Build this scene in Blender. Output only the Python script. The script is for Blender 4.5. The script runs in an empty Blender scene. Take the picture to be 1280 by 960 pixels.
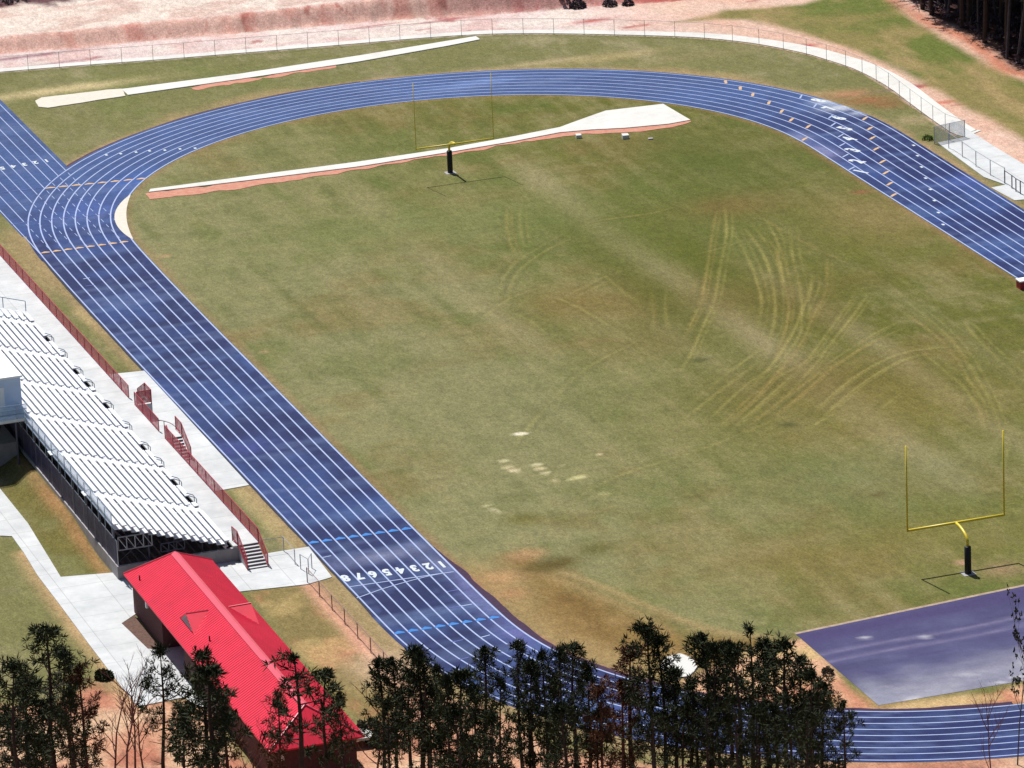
import bpy, bmesh, math, random
import numpy as np
from mathutils import Vector, Matrix

# ------------------------------------------------------------------ camera
CAM = (-134.5723, -363.7996, 129.1041)
YAW, PIT, ROL, FPX = 0.32097631, 0.32690022, -0.04486593, 6629.4316
_f = np.array([math.sin(YAW)*math.cos(PIT), math.cos(YAW)*math.cos(PIT), -math.sin(PIT)])
_r = np.array([math.cos(YAW), -math.sin(YAW), 0.0]); _u = np.cross(_r, _f)
_c, _s = math.cos(ROL), math.sin(ROL)
_r, _u = _c*_r+_s*_u, -_s*_r+_c*_u

def G(px, py, z=0.0):
    """survey point: where the sight line through a photo point meets height z"""
    d = _f+((px-640)/FPX)*_r-((py-480)/FPX)*_u
    t = (z-CAM[2])/d[2]
    return (CAM[0]+d[0]*t, CAM[1]+d[1]*t, z)

def GX(px, py, x):
    d = _f+((px-640)/FPX)*_r-((py-480)/FPX)*_u
    t = (x-CAM[0])/d[0]
    return (x, CAM[1]+d[1]*t, CAM[2]+d[2]*t)

def G2(px, py, z=0.0):
    return G(px, py, z)[:2]

sc = bpy.context.scene
col = sc.collection
cd = bpy.data.cameras.new('camera'); cam = bpy.data.objects.new('camera', cd); col.objects.link(cam)
cd.sensor_width = 36.0; cd.lens = FPX/1280*36.0; cd.clip_start = 1.0; cd.clip_end = 6000.0
cam.matrix_world = Matrix(((_r[0], _u[0], -_f[0], CAM[0]), (_r[1], _u[1], -_f[1], CAM[1]),
                           (_r[2], _u[2], -_f[2], CAM[2]), (0, 0, 0, 1)))
sc.camera = cam
sc.render.resolution_x, sc.render.resolution_y = 1024, 768

# ------------------------------------------------------------------ light
SUN = Vector((-0.09, 0.47, 0.885)).normalized()        # towards the sun
sl = bpy.data.lights.new('sun', 'SUN'); so = bpy.data.objects.new('sun', sl); col.objects.link(so)
sl.energy = 4.2; sl.angle = math.radians(0.53); sl.color = (1.0, 0.985, 0.955)
so.rotation_euler = SUN.to_track_quat('Z', 'Y').to_euler()
so.location = (0, 0, 200)
w = bpy.data.worlds.new('World'); sc.world = w; w.use_nodes = True
wn = w.node_tree; bg = wn.nodes['Background']
sky = wn.nodes.new('ShaderNodeTexSky'); sky.sky_type = 'NISHITA'; sky.sun_disc = False
sky.sun_elevation = math.asin(SUN.z); sky.sun_rotation = math.atan2(SUN.x, SUN.y)
wn.links.new(sky.outputs[0], bg.inputs[0]); bg.inputs[1].default_value = 0.055
sc.view_settings.view_transform = 'Standard'; sc.view_settings.look = 'None'
sc.view_settings.exposure = 0.62; sc.view_settings.gamma = 1.0
sc.view_settings.use_curve_mapping = False

# ------------------------------------------------------------------ materials
GAIN = 1.95
def lin(r, g, b, gain=1.0):
    o = []
    for v in (r, g, b):
        v = v/255.0
        v = v/12.92 if v <= 0.04045 else ((v+0.055)/1.055)**2.4
        o.append(v/gain)
    return tuple(o)
def alb(r, g, b):           # base colour of a surface seen like this in full sun
    return lin(r, g, b, GAIN)

def material(name, color, rough=0.8, vary=0.12, scale=1.5, metallic=0.0, spec=0.3, bump=0.0, bscale=20.0,
             alpha=1.0, color2=None, stretch=None, joints=0, stain=0):
    m = bpy.data.materials.new(name); m.use_nodes = True
    nt = m.node_tree; b = nt.nodes['Principled BSDF']
    b.inputs['Roughness'].default_value = rough; b.inputs['Metallic'].default_value = metallic
    b.inputs['Specular IOR Level'].default_value = spec
    geo = nt.nodes.new('ShaderNodeNewGeometry')
    mp = nt.nodes.new('ShaderNodeMapping'); nt.links.new(geo.outputs['Position'], mp.inputs['Vector'])
    if stretch: mp.inputs['Scale'].default_value = stretch
    n = nt.nodes.new('ShaderNodeTexNoise'); n.inputs['Scale'].default_value = scale
    n.inputs['Detail'].default_value = 6; n.inputs['Roughness'].default_value = 0.65
    nt.links.new(mp.outputs[0], n.inputs['Vector'])
    r = nt.nodes.new('ShaderNodeValToRGB'); nt.links.new(n.outputs['Fac'], r.inputs[0])
    c2 = color2
    r.color_ramp.elements[0].position = 0.3; r.color_ramp.elements[1].position = 0.7
    if c2 is None:
        r.color_ramp.elements[0].color = tuple(max(0, c*(1-vary)) for c in color)+(1,)
        r.color_ramp.elements[1].color = tuple(min(1, c*(1+vary)) for c in color)+(1,)
    else:
        r.color_ramp.elements[0].color = tuple(color)+(1,); r.color_ramp.elements[1].color = tuple(c2)+(1,)
    cur = r.outputs[0]
    if joints:
        br = nt.nodes.new('ShaderNodeTexBrick'); br.offset = 0.0; br.inputs['Scale'].default_value = 1.0
        br.inputs['Brick Width'].default_value = joints; br.inputs['Row Height'].default_value = joints; br.inputs['Mortar Size'].default_value = .035; br.inputs['Mortar Smooth'].default_value = .5
        br.inputs['Color1'].default_value = (1, 1, 1, 1); br.inputs['Color2'].default_value = (.93, .93, .93, 1); br.inputs['Mortar'].default_value = (.70, .69, .67, 1)
        nt.links.new(geo.outputs['Position'], br.inputs['Vector'])
        mx = nt.nodes.new('ShaderNodeVectorMath'); mx.operation = 'MULTIPLY'; nt.links.new(cur, mx.inputs[0]); nt.links.new(br.outputs['Color'], mx.inputs[1]); cur = mx.outputs[0]
    if stain:
        n3 = nt.nodes.new('ShaderNodeTexNoise'); n3.inputs['Scale'].default_value = .22; n3.inputs['Detail'].default_value = 7; n3.inputs['Roughness'].default_value = .7
        nt.links.new(geo.outputs['Position'], n3.inputs['Vector']); mr = nt.nodes.new('ShaderNodeMapRange'); mr.inputs[1].default_value = .35; mr.inputs[2].default_value = .62; mr.inputs[3].default_value = 1-stain; mr.inputs[4].default_value = 1
        nt.links.new(n3.outputs['Fac'], mr.inputs[0]); ms = nt.nodes.new('ShaderNodeVectorMath'); ms.operation = 'SCALE'; nt.links.new(cur, ms.inputs[0]); nt.links.new(mr.outputs[0], ms.inputs['Scale']); cur = ms.outputs[0]
    nt.links.new(cur, b.inputs['Base Color'])
    if bump > 0:
        n2 = nt.nodes.new('ShaderNodeTexNoise'); n2.inputs['Scale'].default_value = bscale; n2.inputs['Detail'].default_value = 4
        nt.links.new(geo.outputs['Position'], n2.inputs['Vector'])
        bp = nt.nodes.new('ShaderNodeBump'); bp.inputs['Strength'].default_value = bump; bp.inputs['Distance'].default_value = 0.05
        nt.links.new(n2.outputs['Fac'], bp.inputs['Height']); nt.links.new(bp.outputs[0], b.inputs['Normal'])
    b.inputs['Alpha'].default_value = alpha
    return m

def painted_material(name, rough, spec, fine=((0.9, .25), (6.0, .25)), bump=0.4, bscale=9.0, stretch=None):
    """colour comes from the surface's own 'Col' attribute, broken up by fine procedural noise"""
    m = bpy.data.materials.new(name); m.use_nodes = True
    nt = m.node_tree; b = nt.nodes['Principled BSDF']
    b.inputs['Roughness'].default_value = rough; b.inputs['Specular IOR Level'].default_value = spec
    at = nt.nodes.new('ShaderNodeAttribute'); at.attribute_name = 'Col'
    geo = nt.nodes.new('ShaderNodeNewGeometry')
    mp = nt.nodes.new('ShaderNodeMapping'); nt.links.new(geo.outputs['Position'], mp.inputs['Vector'])
    if stretch: mp.inputs['Scale'].default_value = stretch
    cur = at.outputs['Color']
    for sca, amt in fine:
        n = nt.nodes.new('ShaderNodeTexNoise'); n.inputs['Scale'].default_value = sca; n.inputs['Detail'].default_value = 5
        n.inputs['Roughness'].default_value = 0.7
        nt.links.new(mp.outputs[0], n.inputs['Vector'])
        mr = nt.nodes.new('ShaderNodeMapRange'); mr.inputs[1].default_value = 0.25; mr.inputs[2].default_value = 0.75
        mr.inputs[3].default_value = 1-amt; mr.inputs[4].default_value = 1+amt
        nt.links.new(n.outputs['Fac'], mr.inputs[0])
        vm = nt.nodes.new('ShaderNodeVectorMath'); vm.operation = 'SCALE'
        nt.links.new(cur, vm.inputs[0]); nt.links.new(mr.outputs[0], vm.inputs['Scale'])
        cur = vm.outputs[0]
    nt.links.new(cur, b.inputs['Base Color'])
    if bump:
        n2 = nt.nodes.new('ShaderNodeTexNoise'); n2.inputs['Scale'].default_value = bscale; n2.inputs['Detail'].default_value = 5
        nt.links.new(geo.outputs['Position'], n2.inputs['Vector'])
        bp = nt.nodes.new('ShaderNodeBump'); bp.inputs['Strength'].default_value = bump; bp.inputs['Distance'].default_value = 0.06
        nt.links.new(n2.outputs['Fac'], bp.inputs['Height']); nt.links.new(bp.outputs[0], b.inputs['Normal'])
    return m

def mesh_fabric(name, color, alpha):
    """woven chain link: wire where the weave is, open between"""
    m = bpy.data.materials.new(name); m.use_nodes = True
    nt = m.node_tree; b = nt.nodes['Principled BSDF']
    b.inputs['Base Color'].default_value = tuple(color)+(1,); b.inputs['Roughness'].default_value = 0.6
    geo = nt.nodes.new('ShaderNodeNewGeometry')
    n = nt.nodes.new('ShaderNodeTexNoise'); n.inputs['Scale'].default_value = 3.0
    nt.links.new(geo.outputs['Position'], n.inputs['Vector'])
    mr = nt.nodes.new('ShaderNodeMapRange'); mr.inputs[1].default_value = .3; mr.inputs[2].default_value = .7
    mr.inputs[3].default_value = alpha*0.8; mr.inputs[4].default_value = min(1, alpha*1.2)
    nt.links.new(n.outputs['Fac'], mr.inputs[0]); nt.links.new(mr.outputs[0], b.inputs['Alpha'])
    return m

M = {}
M['concrete'] = material('concrete', (.43, .44, .44), .85, .10, .8, bump=.15, color2=(.53, .53, .52), joints=3.0, stain=.16)
M['concrete_bright'] = material('pale_runway', (.53, .51, .47), .85, .08, 1.2, bump=.15, stain=.12)
M['concrete_wall'] = material('weathered_concrete', alb(196, 190, 190), .85, .18, 1.2, bump=.2)
M['aluminium'] = material('aluminium', (.60, .61, .64), .5, .08, 1.2, metallic=.2, spec=.5, stain=.15)
M['alu_rail'] = material('dull_rail', (.26, .33, .44), .45, .1, 2.0, metallic=.3)
M['steel_dark'] = material('galvanised_steel', (.10, .10, .14), .5, .15, 2.0, metallic=.5)
M['red_paint'] = material('red_paint', (.34, .018, .032), .5, .2, 3.0, spec=.4)
M['red_mesh'] = mesh_fabric('red_mesh', (.40, .022, .045), .82)
M['grey_mesh'] = mesh_fabric('chain_link', (.42, .44, .48), .05)
M['dark_mesh'] = mesh_fabric('dark_chain_link', (.035, .032, .085), .88)
M['grey_post'] = material('galvanised_post', (.36, .37, .40), .5, .1, 3.0, metallic=.4)
M['rust_post'] = material('stained_post', (.22, .13, .12), .7, .2, 3.0)
M['gravel'] = material('dark_gravel', (.06, .045, .045), .95, .4, 5.0, bump=.5)
M['white_line'] = material('line_paint', alb(190, 205, 246), .7, .12, 1.3)
M['white_paint'] = material('white_paint', (.44, .47, .50), .7, .15, 2.0)
M['orange_paint'] = material('orange_paint', alb(240, 196, 146), .7, .15, 2.0)
M['cyan_paint'] = material('light_blue_paint', alb(52, 140, 226), .7, .15, 2.0)
M['faint_paint'] = material('worn_paint', alb(100, 112, 190), .7, .25, 2.0)
M['yellow'] = material('yellow_paint', (.62, .47, .025), .4, .06, 2.0, spec=.5)
M['pad'] = material('black_pad', (.012, .011, .011), .6, .2, 4.0)
M['roof'] = material('red_metal_roof', (.60, .012, .040), .45, .10, .8, spec=.3, metallic=0.0, stain=.14)
M['ridge'] = material('red_ridge_metal', (.60, .07, .10), .4, .05, 1.0, spec=.6)
M['brick'] = material('brick', (.085, .03, .032), .9, .3, 6.0, bump=.3)
M['door'] = material('door_paint', (.05, .02, .02), .6, .1, 3.0)
M['louvre'] = material('louvre_grey', (.30, .24, .27), .6, .1, 3.0)
M['fixture'] = material('white_fixture', (.75, .75, .75), .4, .05, 3.0)
M['press_wall'] = material('pale_blue_siding', (.46, .56, .72), .7, .06, 1.0)
M['press_roof'] = material('white_roof_sheet', (.75, .75, .74), .6, .05, 1.0)
M['glass'] = material('window_glass', (.05, .07, .10), .1, .1, 1.0, spec=.7)
M['bark'] = material('pine_bark', (.050, .032, .026), .95, .35, 3.0, bump=.6)
M['bark_grey'] = material('grey_bark', (.07, .055, .06), .95, .3, 3.0, bump=.5)
M['bark_red'] = material('reddish_bark', (.13, .055, .045), .95, .3, 3.0)
M['needles'] = material('pine_needles', (.014, .021, .008), .8, .35, .7, color2=(.036, .042, .017), spec=.15)
M['needles_green'] = material('green_needles', (.024, .034, .014), .8, .35, .7, color2=(.052, .058, .026), spec=.15)
M['needles_brown'] = material('browned_needles', (.075, .035, .020), .8, .3, .8, color2=(.12, .055, .03), spec=.1)
M['turf'] = material('turf', (.05, .085, .018), .9, .3, 1.0, color2=(.10, .13, .035), spec=.1)
M['shrub'] = material('shrub_leaves', (.05, .042, .03), .8, .4, 1.0, color2=(.085, .075, .035))
M['brush'] = material('dry_brush', (.06, .042, .055), .9, .35, 1.0, color2=(.11, .08, .085))
M['asphalt'] = None

# ------------------------------------------------------------------ mesh builder
class MB:
    def __init__(s): s.v = []; s.f = []
    def add(s, vs, fs):
        o = len(s.v); s.v += [tuple(p) for p in vs]; s.f += [tuple(i+o for i in q) for q in fs]; return s
    def box(s, x0, x1, y0, y1, z0, z1):
        s.add([(x0,y0,z0),(x1,y0,z0),(x1,y1,z0),(x0,y1,z0),(x0,y0,z1),(x1,y0,z1),(x1,y1,z1),(x0,y1,z1)],
              [(3,2,1,0),(4,5,6,7),(0,1,5,4),(1,2,6,5),(2,3,7,6),(3,0,4,7)]); return s
    def tube(s, pts, rad, n=8, cap=True):
        pts = [Vector(p) for p in pts]
        if not hasattr(rad, '__len__'): rad = [rad]*len(pts)
        o = len(s.v); up = None
        for i, p in enumerate(pts):
            t = (pts[min(i+1, len(pts)-1)]-pts[max(i-1, 0)]).normalized()
            if up is None:
                up = Vector((0, 0, 1)) if abs(t.z) < .9 else Vector((1, 0, 0))
            a = t.cross(up).normalized(); b2 = a.cross(t).normalized(); up = b2
            for k in range(n):
                q = p+(a*math.cos(2*math.pi*k/n)+b2*math.sin(2*math.pi*k/n))*rad[i]
                s.v.append(tuple(q))
        for i in range(len(pts)-1):
            for k in range(n):
                s.f.append((o+i*n+k, o+i*n+(k+1) % n, o+(i+1)*n+(k+1) % n, o+(i+1)*n+k))
        if cap:
            s.f.append(tuple(o+k for k in range(n))[::-1]); e = o+(len(pts)-1)*n
            s.f.append(tuple(e+k for k in range(n)))
        return s
    def quad(s, a, b, c, d): return s.add([a, b, c, d], [(0, 1, 2, 3)])
    def slab(s, pts, z0, z1):
        """polygon pts (xy) extruded z0..z1, concave allowed"""
        from mathutils.geometry import tessellate_polygon
        area = sum(pts[i][0]*pts[(i+1) % len(pts)][1]-pts[(i+1) % len(pts)][0]*pts[i][1] for i in range(len(pts)))
        if area < 0: pts = pts[::-1]
        n = len(pts); o = len(s.v)
        s.v += [(p[0], p[1], z0) for p in pts]+[(p[0], p[1], z1) for p in pts]
        tri = tessellate_polygon([[Vector((p[0], p[1], 0)) for p in pts]])
        for t in tri:
            a, b, c = t
            P = [pts[i] for i in t]
            ar = (P[1][0]-P[0][0])*(P[2][1]-P[0][1])-(P[2][0]-P[0][0])*(P[1][1]-P[0][1])
            if ar < 0: a, b, c = a, c, b
            s.f.append((o+n+a, o+n+b, o+n+c))
        for i in range(n):
            j = (i+1) % n; s.f.append((o+i, o+j, o+n+j, o+n+i))
        return s
    def ribbon(s, L, R, z):
        """flat strip between two polylines"""
        o = len(s.v); n = len(L)
        s.v += [(p[0], p[1], z) for p in L]+[(p[0], p[1], z) for p in R]
        for i in range(n-1): s.f.append((o+i, o+n+i, o+n+i+1, o+i+1))
        return s
    def stripe(s, pts, wd, z):
        p = np.array([q[:2] for q in pts], float)
        t = np.gradient(p, axis=0); t /= np.linalg.norm(t, axis=1)[:, None]
        nn = np.stack([-t[:, 1], t[:, 0]], -1)*wd/2
        return s.ribbon(p+nn, p-nn, z)
    def build(s, name, mat, parent=None, smooth=False, local=False):
        me = bpy.data.meshes.new(name); me.from_pydata(s.v, [], s.f); me.update()
        bm = bmesh.new(); bm.from_mesh(me); bmesh.ops.recalc_face_normals(bm, faces=bm.faces) if name not in FLAT else None
        bm.to_mesh(me); bm.free()
        if mat: me.materials.append(mat)
        if smooth:
            for pl in me.polygons: pl.use_smooth = True
        o = bpy.data.objects.new(name, me); col.objects.link(o)
        if parent:
            o.parent = parent
            if not local: o.location = (-parent.location.x, -parent.location.y, -parent.location.z)
        return o
FLAT = set()

def tag(o, label=None, cat=None, group=None, kind=None):
    if label: o['label'] = label
    if cat: o['category'] = cat
    if group: o['group'] = group
    if kind: o['kind'] = kind
    return o
def thing(name, label, cat, loc=(0, 0, 0), group=None):
    o = bpy.data.objects.new(name, None); col.objects.link(o); o.location = loc
    o.empty_display_size = .5
    return tag(o, label, cat, group)
def struct(o): o['kind'] = 'structure'; return o

def catmull(pts, n=8):
    p = [np.array(q, float) for q in pts]; out = []
    for i in range(len(p)-1):
        a, b, c, d = p[max(i-1, 0)], p[i], p[i+1], p[min(i+2, len(p)-1)]
        for k in range(n):
            t = k/n
            out.append(.5*((2*b)+(-a+c)*t+(2*a-5*b+4*c-d)*t*t+(-a+3*b-3*c+d)*t**3))
    out.append(p[-1]); return np.array(out)

IN = np.array([
30.46,-48.56,30.52,-46.66,30.54,-44.76,30.55,-42.85,30.56,-40.95,30.56,-39.05,30.57,-37.15,30.57,-35.25,30.57,-33.35,30.58,-31.45,30.58,-29.55,30.58,
-27.65,30.58,-25.75,30.58,-23.85,30.58,-21.95,30.58,-20.05,30.57,-18.15,30.57,-16.25,30.57,-14.35,30.56,-12.45,30.55,-10.55,30.55,-8.65,30.54,-6.75,
30.53,-4.85,30.52,-2.95,30.51,-1.05,30.50,0.85,30.48,2.75,30.47,4.65,30.45,6.55,30.43,8.45,30.41,10.35,30.39,12.25,30.37,14.15,30.35,16.05,30.32,
17.95,30.30,19.85,30.27,21.75,30.24,23.65,30.22,25.55,30.19,27.45,30.16,29.35,30.13,31.25,30.11,33.15,30.09,35.05,30.06,36.95,30.05,38.85,30.03,40.75,
30.01,42.65,29.99,44.54,29.95,46.44,29.86,48.32,29.70,50.19,29.45,52.05,29.08,53.89,28.61,55.70,28.02,57.48,27.33,59.22,26.52,60.91,25.60,62.55,24.59,
64.13,23.47,65.65,22.25,67.08,20.94,68.44,19.55,69.71,18.07,70.89,16.51,71.97,14.89,72.94,13.21,73.82,11.48,74.58,9.70,75.24,7.88,75.78,6.03,76.20,
4.16,76.51,2.27,76.70,0.38,76.77,-1.51,76.72,-3.40,76.55,-5.26,76.27,-7.11,75.87,-8.92,75.35,-10.70,74.74,-12.43,74.01,-14.11,73.19,-15.74,72.27,
-17.31,71.25,-18.81,70.15,-20.25,68.96,-21.61,67.69,-22.90,66.34,-24.10,64.92,-25.22,63.43,-26.25,61.88,-27.18,60.26,-28.01,58.58,-28.74,56.85,-29.36,
55.08,-29.86,53.26,-30.25,51.41,-30.52,49.54,-30.70,47.66,-30.81,45.76,-30.87,43.86,-30.91,41.96,-30.94,40.06,-30.97,38.16,-30.99,36.26,-31.01,34.36,
-31.02,32.46,-31.04,30.56,-31.05,28.66,-31.06,26.76,-31.06,24.86,-31.07,22.96,-31.07,21.06,-31.08,19.16,-31.08,17.26,-31.08,15.36,-31.08,13.46,-31.08,
11.56,-31.08,9.66,-31.08,7.76,-31.09,5.86,-31.09,3.96,-31.09,2.06,-31.09,0.16,-31.09,-1.74,-31.10,-3.64,-31.10,-5.54,-31.10,-7.44,-31.11,-9.34,-31.11,
-11.24,-31.11,-13.14,-31.11,-15.04,-31.12,-16.94,-31.12,-18.84,-31.12,-20.74,-31.12,-22.64,-31.13,-24.54,-31.13,-26.44,-31.13,-28.34,-31.13,-30.24,
-31.12,-32.14,-31.12,-34.04,-31.11,-35.94,-31.10,-37.84,-31.09,-39.74,-31.08,-41.64,-31.06,-43.55,-31.03,-45.45,-30.98,-47.35,-30.89,-49.25,-30.72,
-51.15,-30.45,-53.03,-30.06,-54.90,-29.56,-56.73,-28.94,-58.53,-28.21,-60.28,-27.36,-61.98,-26.41,-63.62,-25.36,-65.19,-24.20,-66.70,-22.95,-68.12,
-21.61,-69.46,-20.18,-70.71,-18.68,-71.86,-17.10,-72.91,-15.45,-73.85,-13.75,-74.68,-11.99,-75.40,-10.19,-76.00,-8.36,-76.48,-6.50,-76.85,-4.62,
-77.11,-2.72,-77.28,-0.83,-77.36,1.07,-77.34,2.97,-77.23,4.86,-77.03,6.73,-76.73,8.58,-76.32,10.41,-75.80,12.20,-75.17,13.94,-74.41,15.62,-73.54,
17.25,-72.57,18.81,-71.49,20.30,-70.30,21.70,-69.02,23.02,-67.65,24.24,-66.20,25.36,-64.67,26.38,-63.06,27.30,-61.40,28.10,-59.67,28.78,-57.90,29.35,
-56.08,29.79,-54.23,30.12,-52.35,30.33,-50.46,]).reshape(-1, 2)
OUT = np.array([
38.11,-48.90,38.17,-46.80,38.18,-44.81,38.19,-42.87,38.18,-40.96,38.18,-39.05,38.18,-37.15,38.17,-35.25,38.17,-33.35,38.17,-31.45,38.17,-29.55,38.17,
-27.65,38.17,-25.75,38.17,-23.85,38.17,-21.95,38.17,-20.05,38.17,-18.15,38.18,-16.25,38.18,-14.35,38.18,-12.45,38.19,-10.55,38.19,-8.65,38.20,-6.75,
38.20,-4.85,38.21,-2.95,38.21,-1.05,38.22,0.85,38.23,2.75,38.23,4.65,38.24,6.55,38.25,8.45,38.25,10.35,38.26,12.25,38.27,14.15,38.27,16.05,38.28,
17.95,38.28,19.85,38.29,21.75,38.29,23.65,38.30,25.55,38.30,27.45,38.31,29.35,38.31,31.25,38.31,33.15,38.31,35.05,38.32,36.95,38.33,38.85,38.35,40.76,
38.36,42.68,38.38,44.65,38.37,46.70,38.31,48.88,38.16,51.15,37.87,53.50,37.43,55.87,36.84,58.22,36.10,60.53,35.20,62.80,34.16,65.00,32.97,67.13,31.64,
69.17,30.16,71.12,28.56,72.96,26.84,74.69,25.00,76.29,23.05,77.77,21.02,79.10,18.90,80.28,16.73,81.32,14.50,82.21,12.23,82.96,9.93,83.57,7.60,84.03,
5.25,84.34,2.89,84.52,0.53,84.55,-1.83,84.45,-4.16,84.20,-6.48,83.82,-8.77,83.31,-11.02,82.68,-13.23,81.91,-15.39,81.03,-17.50,80.02,-19.57,78.90,
-21.56,77.65,-23.49,76.29,-25.34,74.82,-27.09,73.23,-28.75,71.54,-30.30,69.75,-31.74,67.87,-33.06,65.89,-34.26,63.83,-35.32,61.69,-36.23,59.49,-37.01,
57.22,-37.63,54.92,-38.10,52.59,-38.42,50.29,-38.61,48.06,-38.72,45.94,-38.77,43.93,-38.81,41.98,-38.83,40.06,-38.85,38.16,-38.87,36.26,-38.88,34.36,
-38.89,32.46,-38.90,30.56,-38.91,28.66,-38.91,26.76,-38.91,24.86,-38.92,22.96,-38.92,21.06,-38.91,19.16,-38.91,17.26,-38.91,15.36,-38.90,13.46,-38.90,
11.56,-38.89,9.66,-38.89,7.76,-38.88,5.86,-38.87,3.96,-38.86,2.06,-38.86,0.16,-38.85,-1.74,-38.84,-3.64,-38.83,-5.54,-38.83,-7.44,-38.82,-9.34,-38.81,
-11.24,-38.81,-13.14,-38.80,-15.04,-38.79,-16.94,-38.79,-18.84,-38.78,-20.74,-38.77,-22.64,-38.77,-24.54,-38.76,-26.44,-38.76,-28.34,-38.75,-30.24,
-38.74,-32.14,-38.74,-34.04,-38.73,-35.94,-38.73,-37.84,-38.72,-39.75,-38.71,-41.65,-38.70,-43.57,-38.68,-45.52,-38.64,-47.56,-38.55,-49.70,-38.36,
-51.95,-38.05,-54.27,-37.59,-56.61,-36.98,-58.94,-36.21,-61.23,-35.30,-63.46,-34.25,-65.63,-33.05,-67.73,-31.72,-69.74,-30.26,-71.66,-28.67,-73.49,
-26.97,-75.20,-25.16,-76.80,-23.25,-78.28,-21.24,-79.62,-19.14,-80.83,-16.97,-81.90,-14.74,-82.82,-12.45,-83.59,-10.14,-84.21,-7.83,-84.67,-5.52,
-85.00,-3.23,-85.21,-0.95,-85.30,1.33,-85.28,3.62,-85.15,5.91,-84.90,8.22,-84.52,10.54,-84.00,12.84,-83.33,15.11,-82.51,17.33,-81.54,19.48,-80.42,
21.54,-79.16,23.52,-77.77,25.40,-76.25,27.18,-74.61,28.85,-72.86,30.39,-71.00,31.81,-69.04,33.09,-67.00,34.23,-64.87,35.24,-62.67,36.09,-60.41,36.79,
-58.10,37.34,-55.76,37.73,-53.42,37.98,-51.12,]).reshape(-1, 2)
# ------------------------------------------------------------------ the track as surveyed (inner and outer lane line)
NT = len(IN)
def closed(A): return np.vstack([A, A[:1]])
def dense(A, k=3):
    """periodic Catmull-Rom refinement"""
    n = len(A); out = []
    a, b, c, d = np.roll(A, 1, 0), A, np.roll(A, -1, 0), np.roll(A, -2, 0)
    for j in range(k):
        t = j/k
        out.append(.5*((2*b)+(-a+c)*t+(2*a-5*b+4*c-d)*t*t+(-a+3*b-3*c+d)*t**3))
    return np.stack(out, 1).reshape(-1, 2)
IN3, OUT3 = dense(IN), dense(OUT)
WID = np.linalg.norm(OUT3-IN3, axis=1)
NRM = (OUT3-IN3)/WID[:, None]
def lane(k, extra=0.0):      # k = 0 inner line .. 8 outer line
    return IN3+(OUT3-IN3)*(k/8.0)+NRM*extra
def lane_at(px, py):
    """(station index, lane coordinate) of a photo point lying on the track"""
    p = np.array(G2(px, py)); d = np.linalg.norm((IN3+OUT3)/2-p, axis=1); j = int(d.argmin())
    return j, float((p-IN3[j]) @ NRM[j]/WID[j]*8)

# ------------------------------------------------------------------ noise and masks for the ground's own colours
def vnoise(x, y, scale, seed):
    X, Y = np.asarray(x)/scale, np.asarray(y)/scale
    i, j = np.floor(X).astype(np.int64), np.floor(Y).astype(np.int64); u, v = X-i, Y-j
    u, v = u*u*(3-2*u), v*v*(3-2*v)
    def h(a, b):
        n = (a*374761393+b*668265263+seed*974634777) & 0x7fffffff
        n = ((n ^ (n >> 13))*1274126177) & 0x7fffffff
        return ((n ^ (n >> 16)) & 0xffff)/65535.0
    return (h(i, j)*(1-u)+h(i+1, j)*u)*(1-v)+(h(i, j+1)*(1-u)+h(i+1, j+1)*u)*v
def fbm(x, y, scale, seed, n=4):
    t = 0; a = .5; s = 0
    for k in range(n):
        t = t+a*vnoise(x, y, scale/2**k, seed+k*17); s += a; a *= .55
    return t/s
def sst(a, b, x):
    t = np.clip((x-a)/(b-a), 0, 1); return t*t*(3-2*t)
def dist_poly(x, y, P, closedp=True):
    """signed (inside negative) distance to polygon, or distance to open polyline"""
    P = np.asarray(P, float); n = len(P); d = np.full(x.shape, 1e9); ins = np.zeros(x.shape, bool)
    for i in range(n if closedp else n-1):
        a, b = P[i], P[(i+1) % n]; e = b-a
        t = np.clip(((x-a[0])*e[0]+(y-a[1])*e[1])/(e@e+1e-12), 0, 1)
        d = np.minimum(d, np.hypot(x-a[0]-t*e[0], y-a[1]-t*e[1]))
        if closedp:
            c = (a[1] > y) != (b[1] > y)
            with np.errstate(divide='ignore', invalid='ignore'):
                ins ^= c & (x < (b[0]-a[0])*(y-a[1])/(b[1]-a[1]+1e-12)+a[0])
    return np.where(ins, -d, d) if closedp else d
def gp(*pts): return [G2(*p) for p in pts]

FENCE_PX = [(-120, 104), (-60, 97), (0, 91), (60, 86), (131, 80.5), (200, 75.5), (280, 69), (355, 63), (440, 56), (515, 49.5), (580, 45), (632, 43), (700, 43), (776, 44.5),
            (830, 46), (880, 48.5), (920, 52.5), (952, 57), (1000, 66.5), (1030, 75), (1068, 88), (1104, 107), (1135, 130), (1165, 152), (1190, 168), (1206, 172)]
FENCE = catmull(gp(*FENCE_PX), 6)
BANK = catmull(gp((-200, 92), (-60, 74), (0, 68), (100, 60), (200, 50), (300, 42), (400, 33), (500, 25), (600, 19.5), (700, 12), (760, 7), (840, 2), (900, -4), (1000, -14), (1100, -26)), 6)
WOODS = catmull(gp((1060, -40), (1095, -14), (1135, 10), (1158, 26), (1190, 40), (1215, 52), (1240, 72), (1262, 88), (1300, 98), (1400, 130), (1600, 200)), 5)

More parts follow.
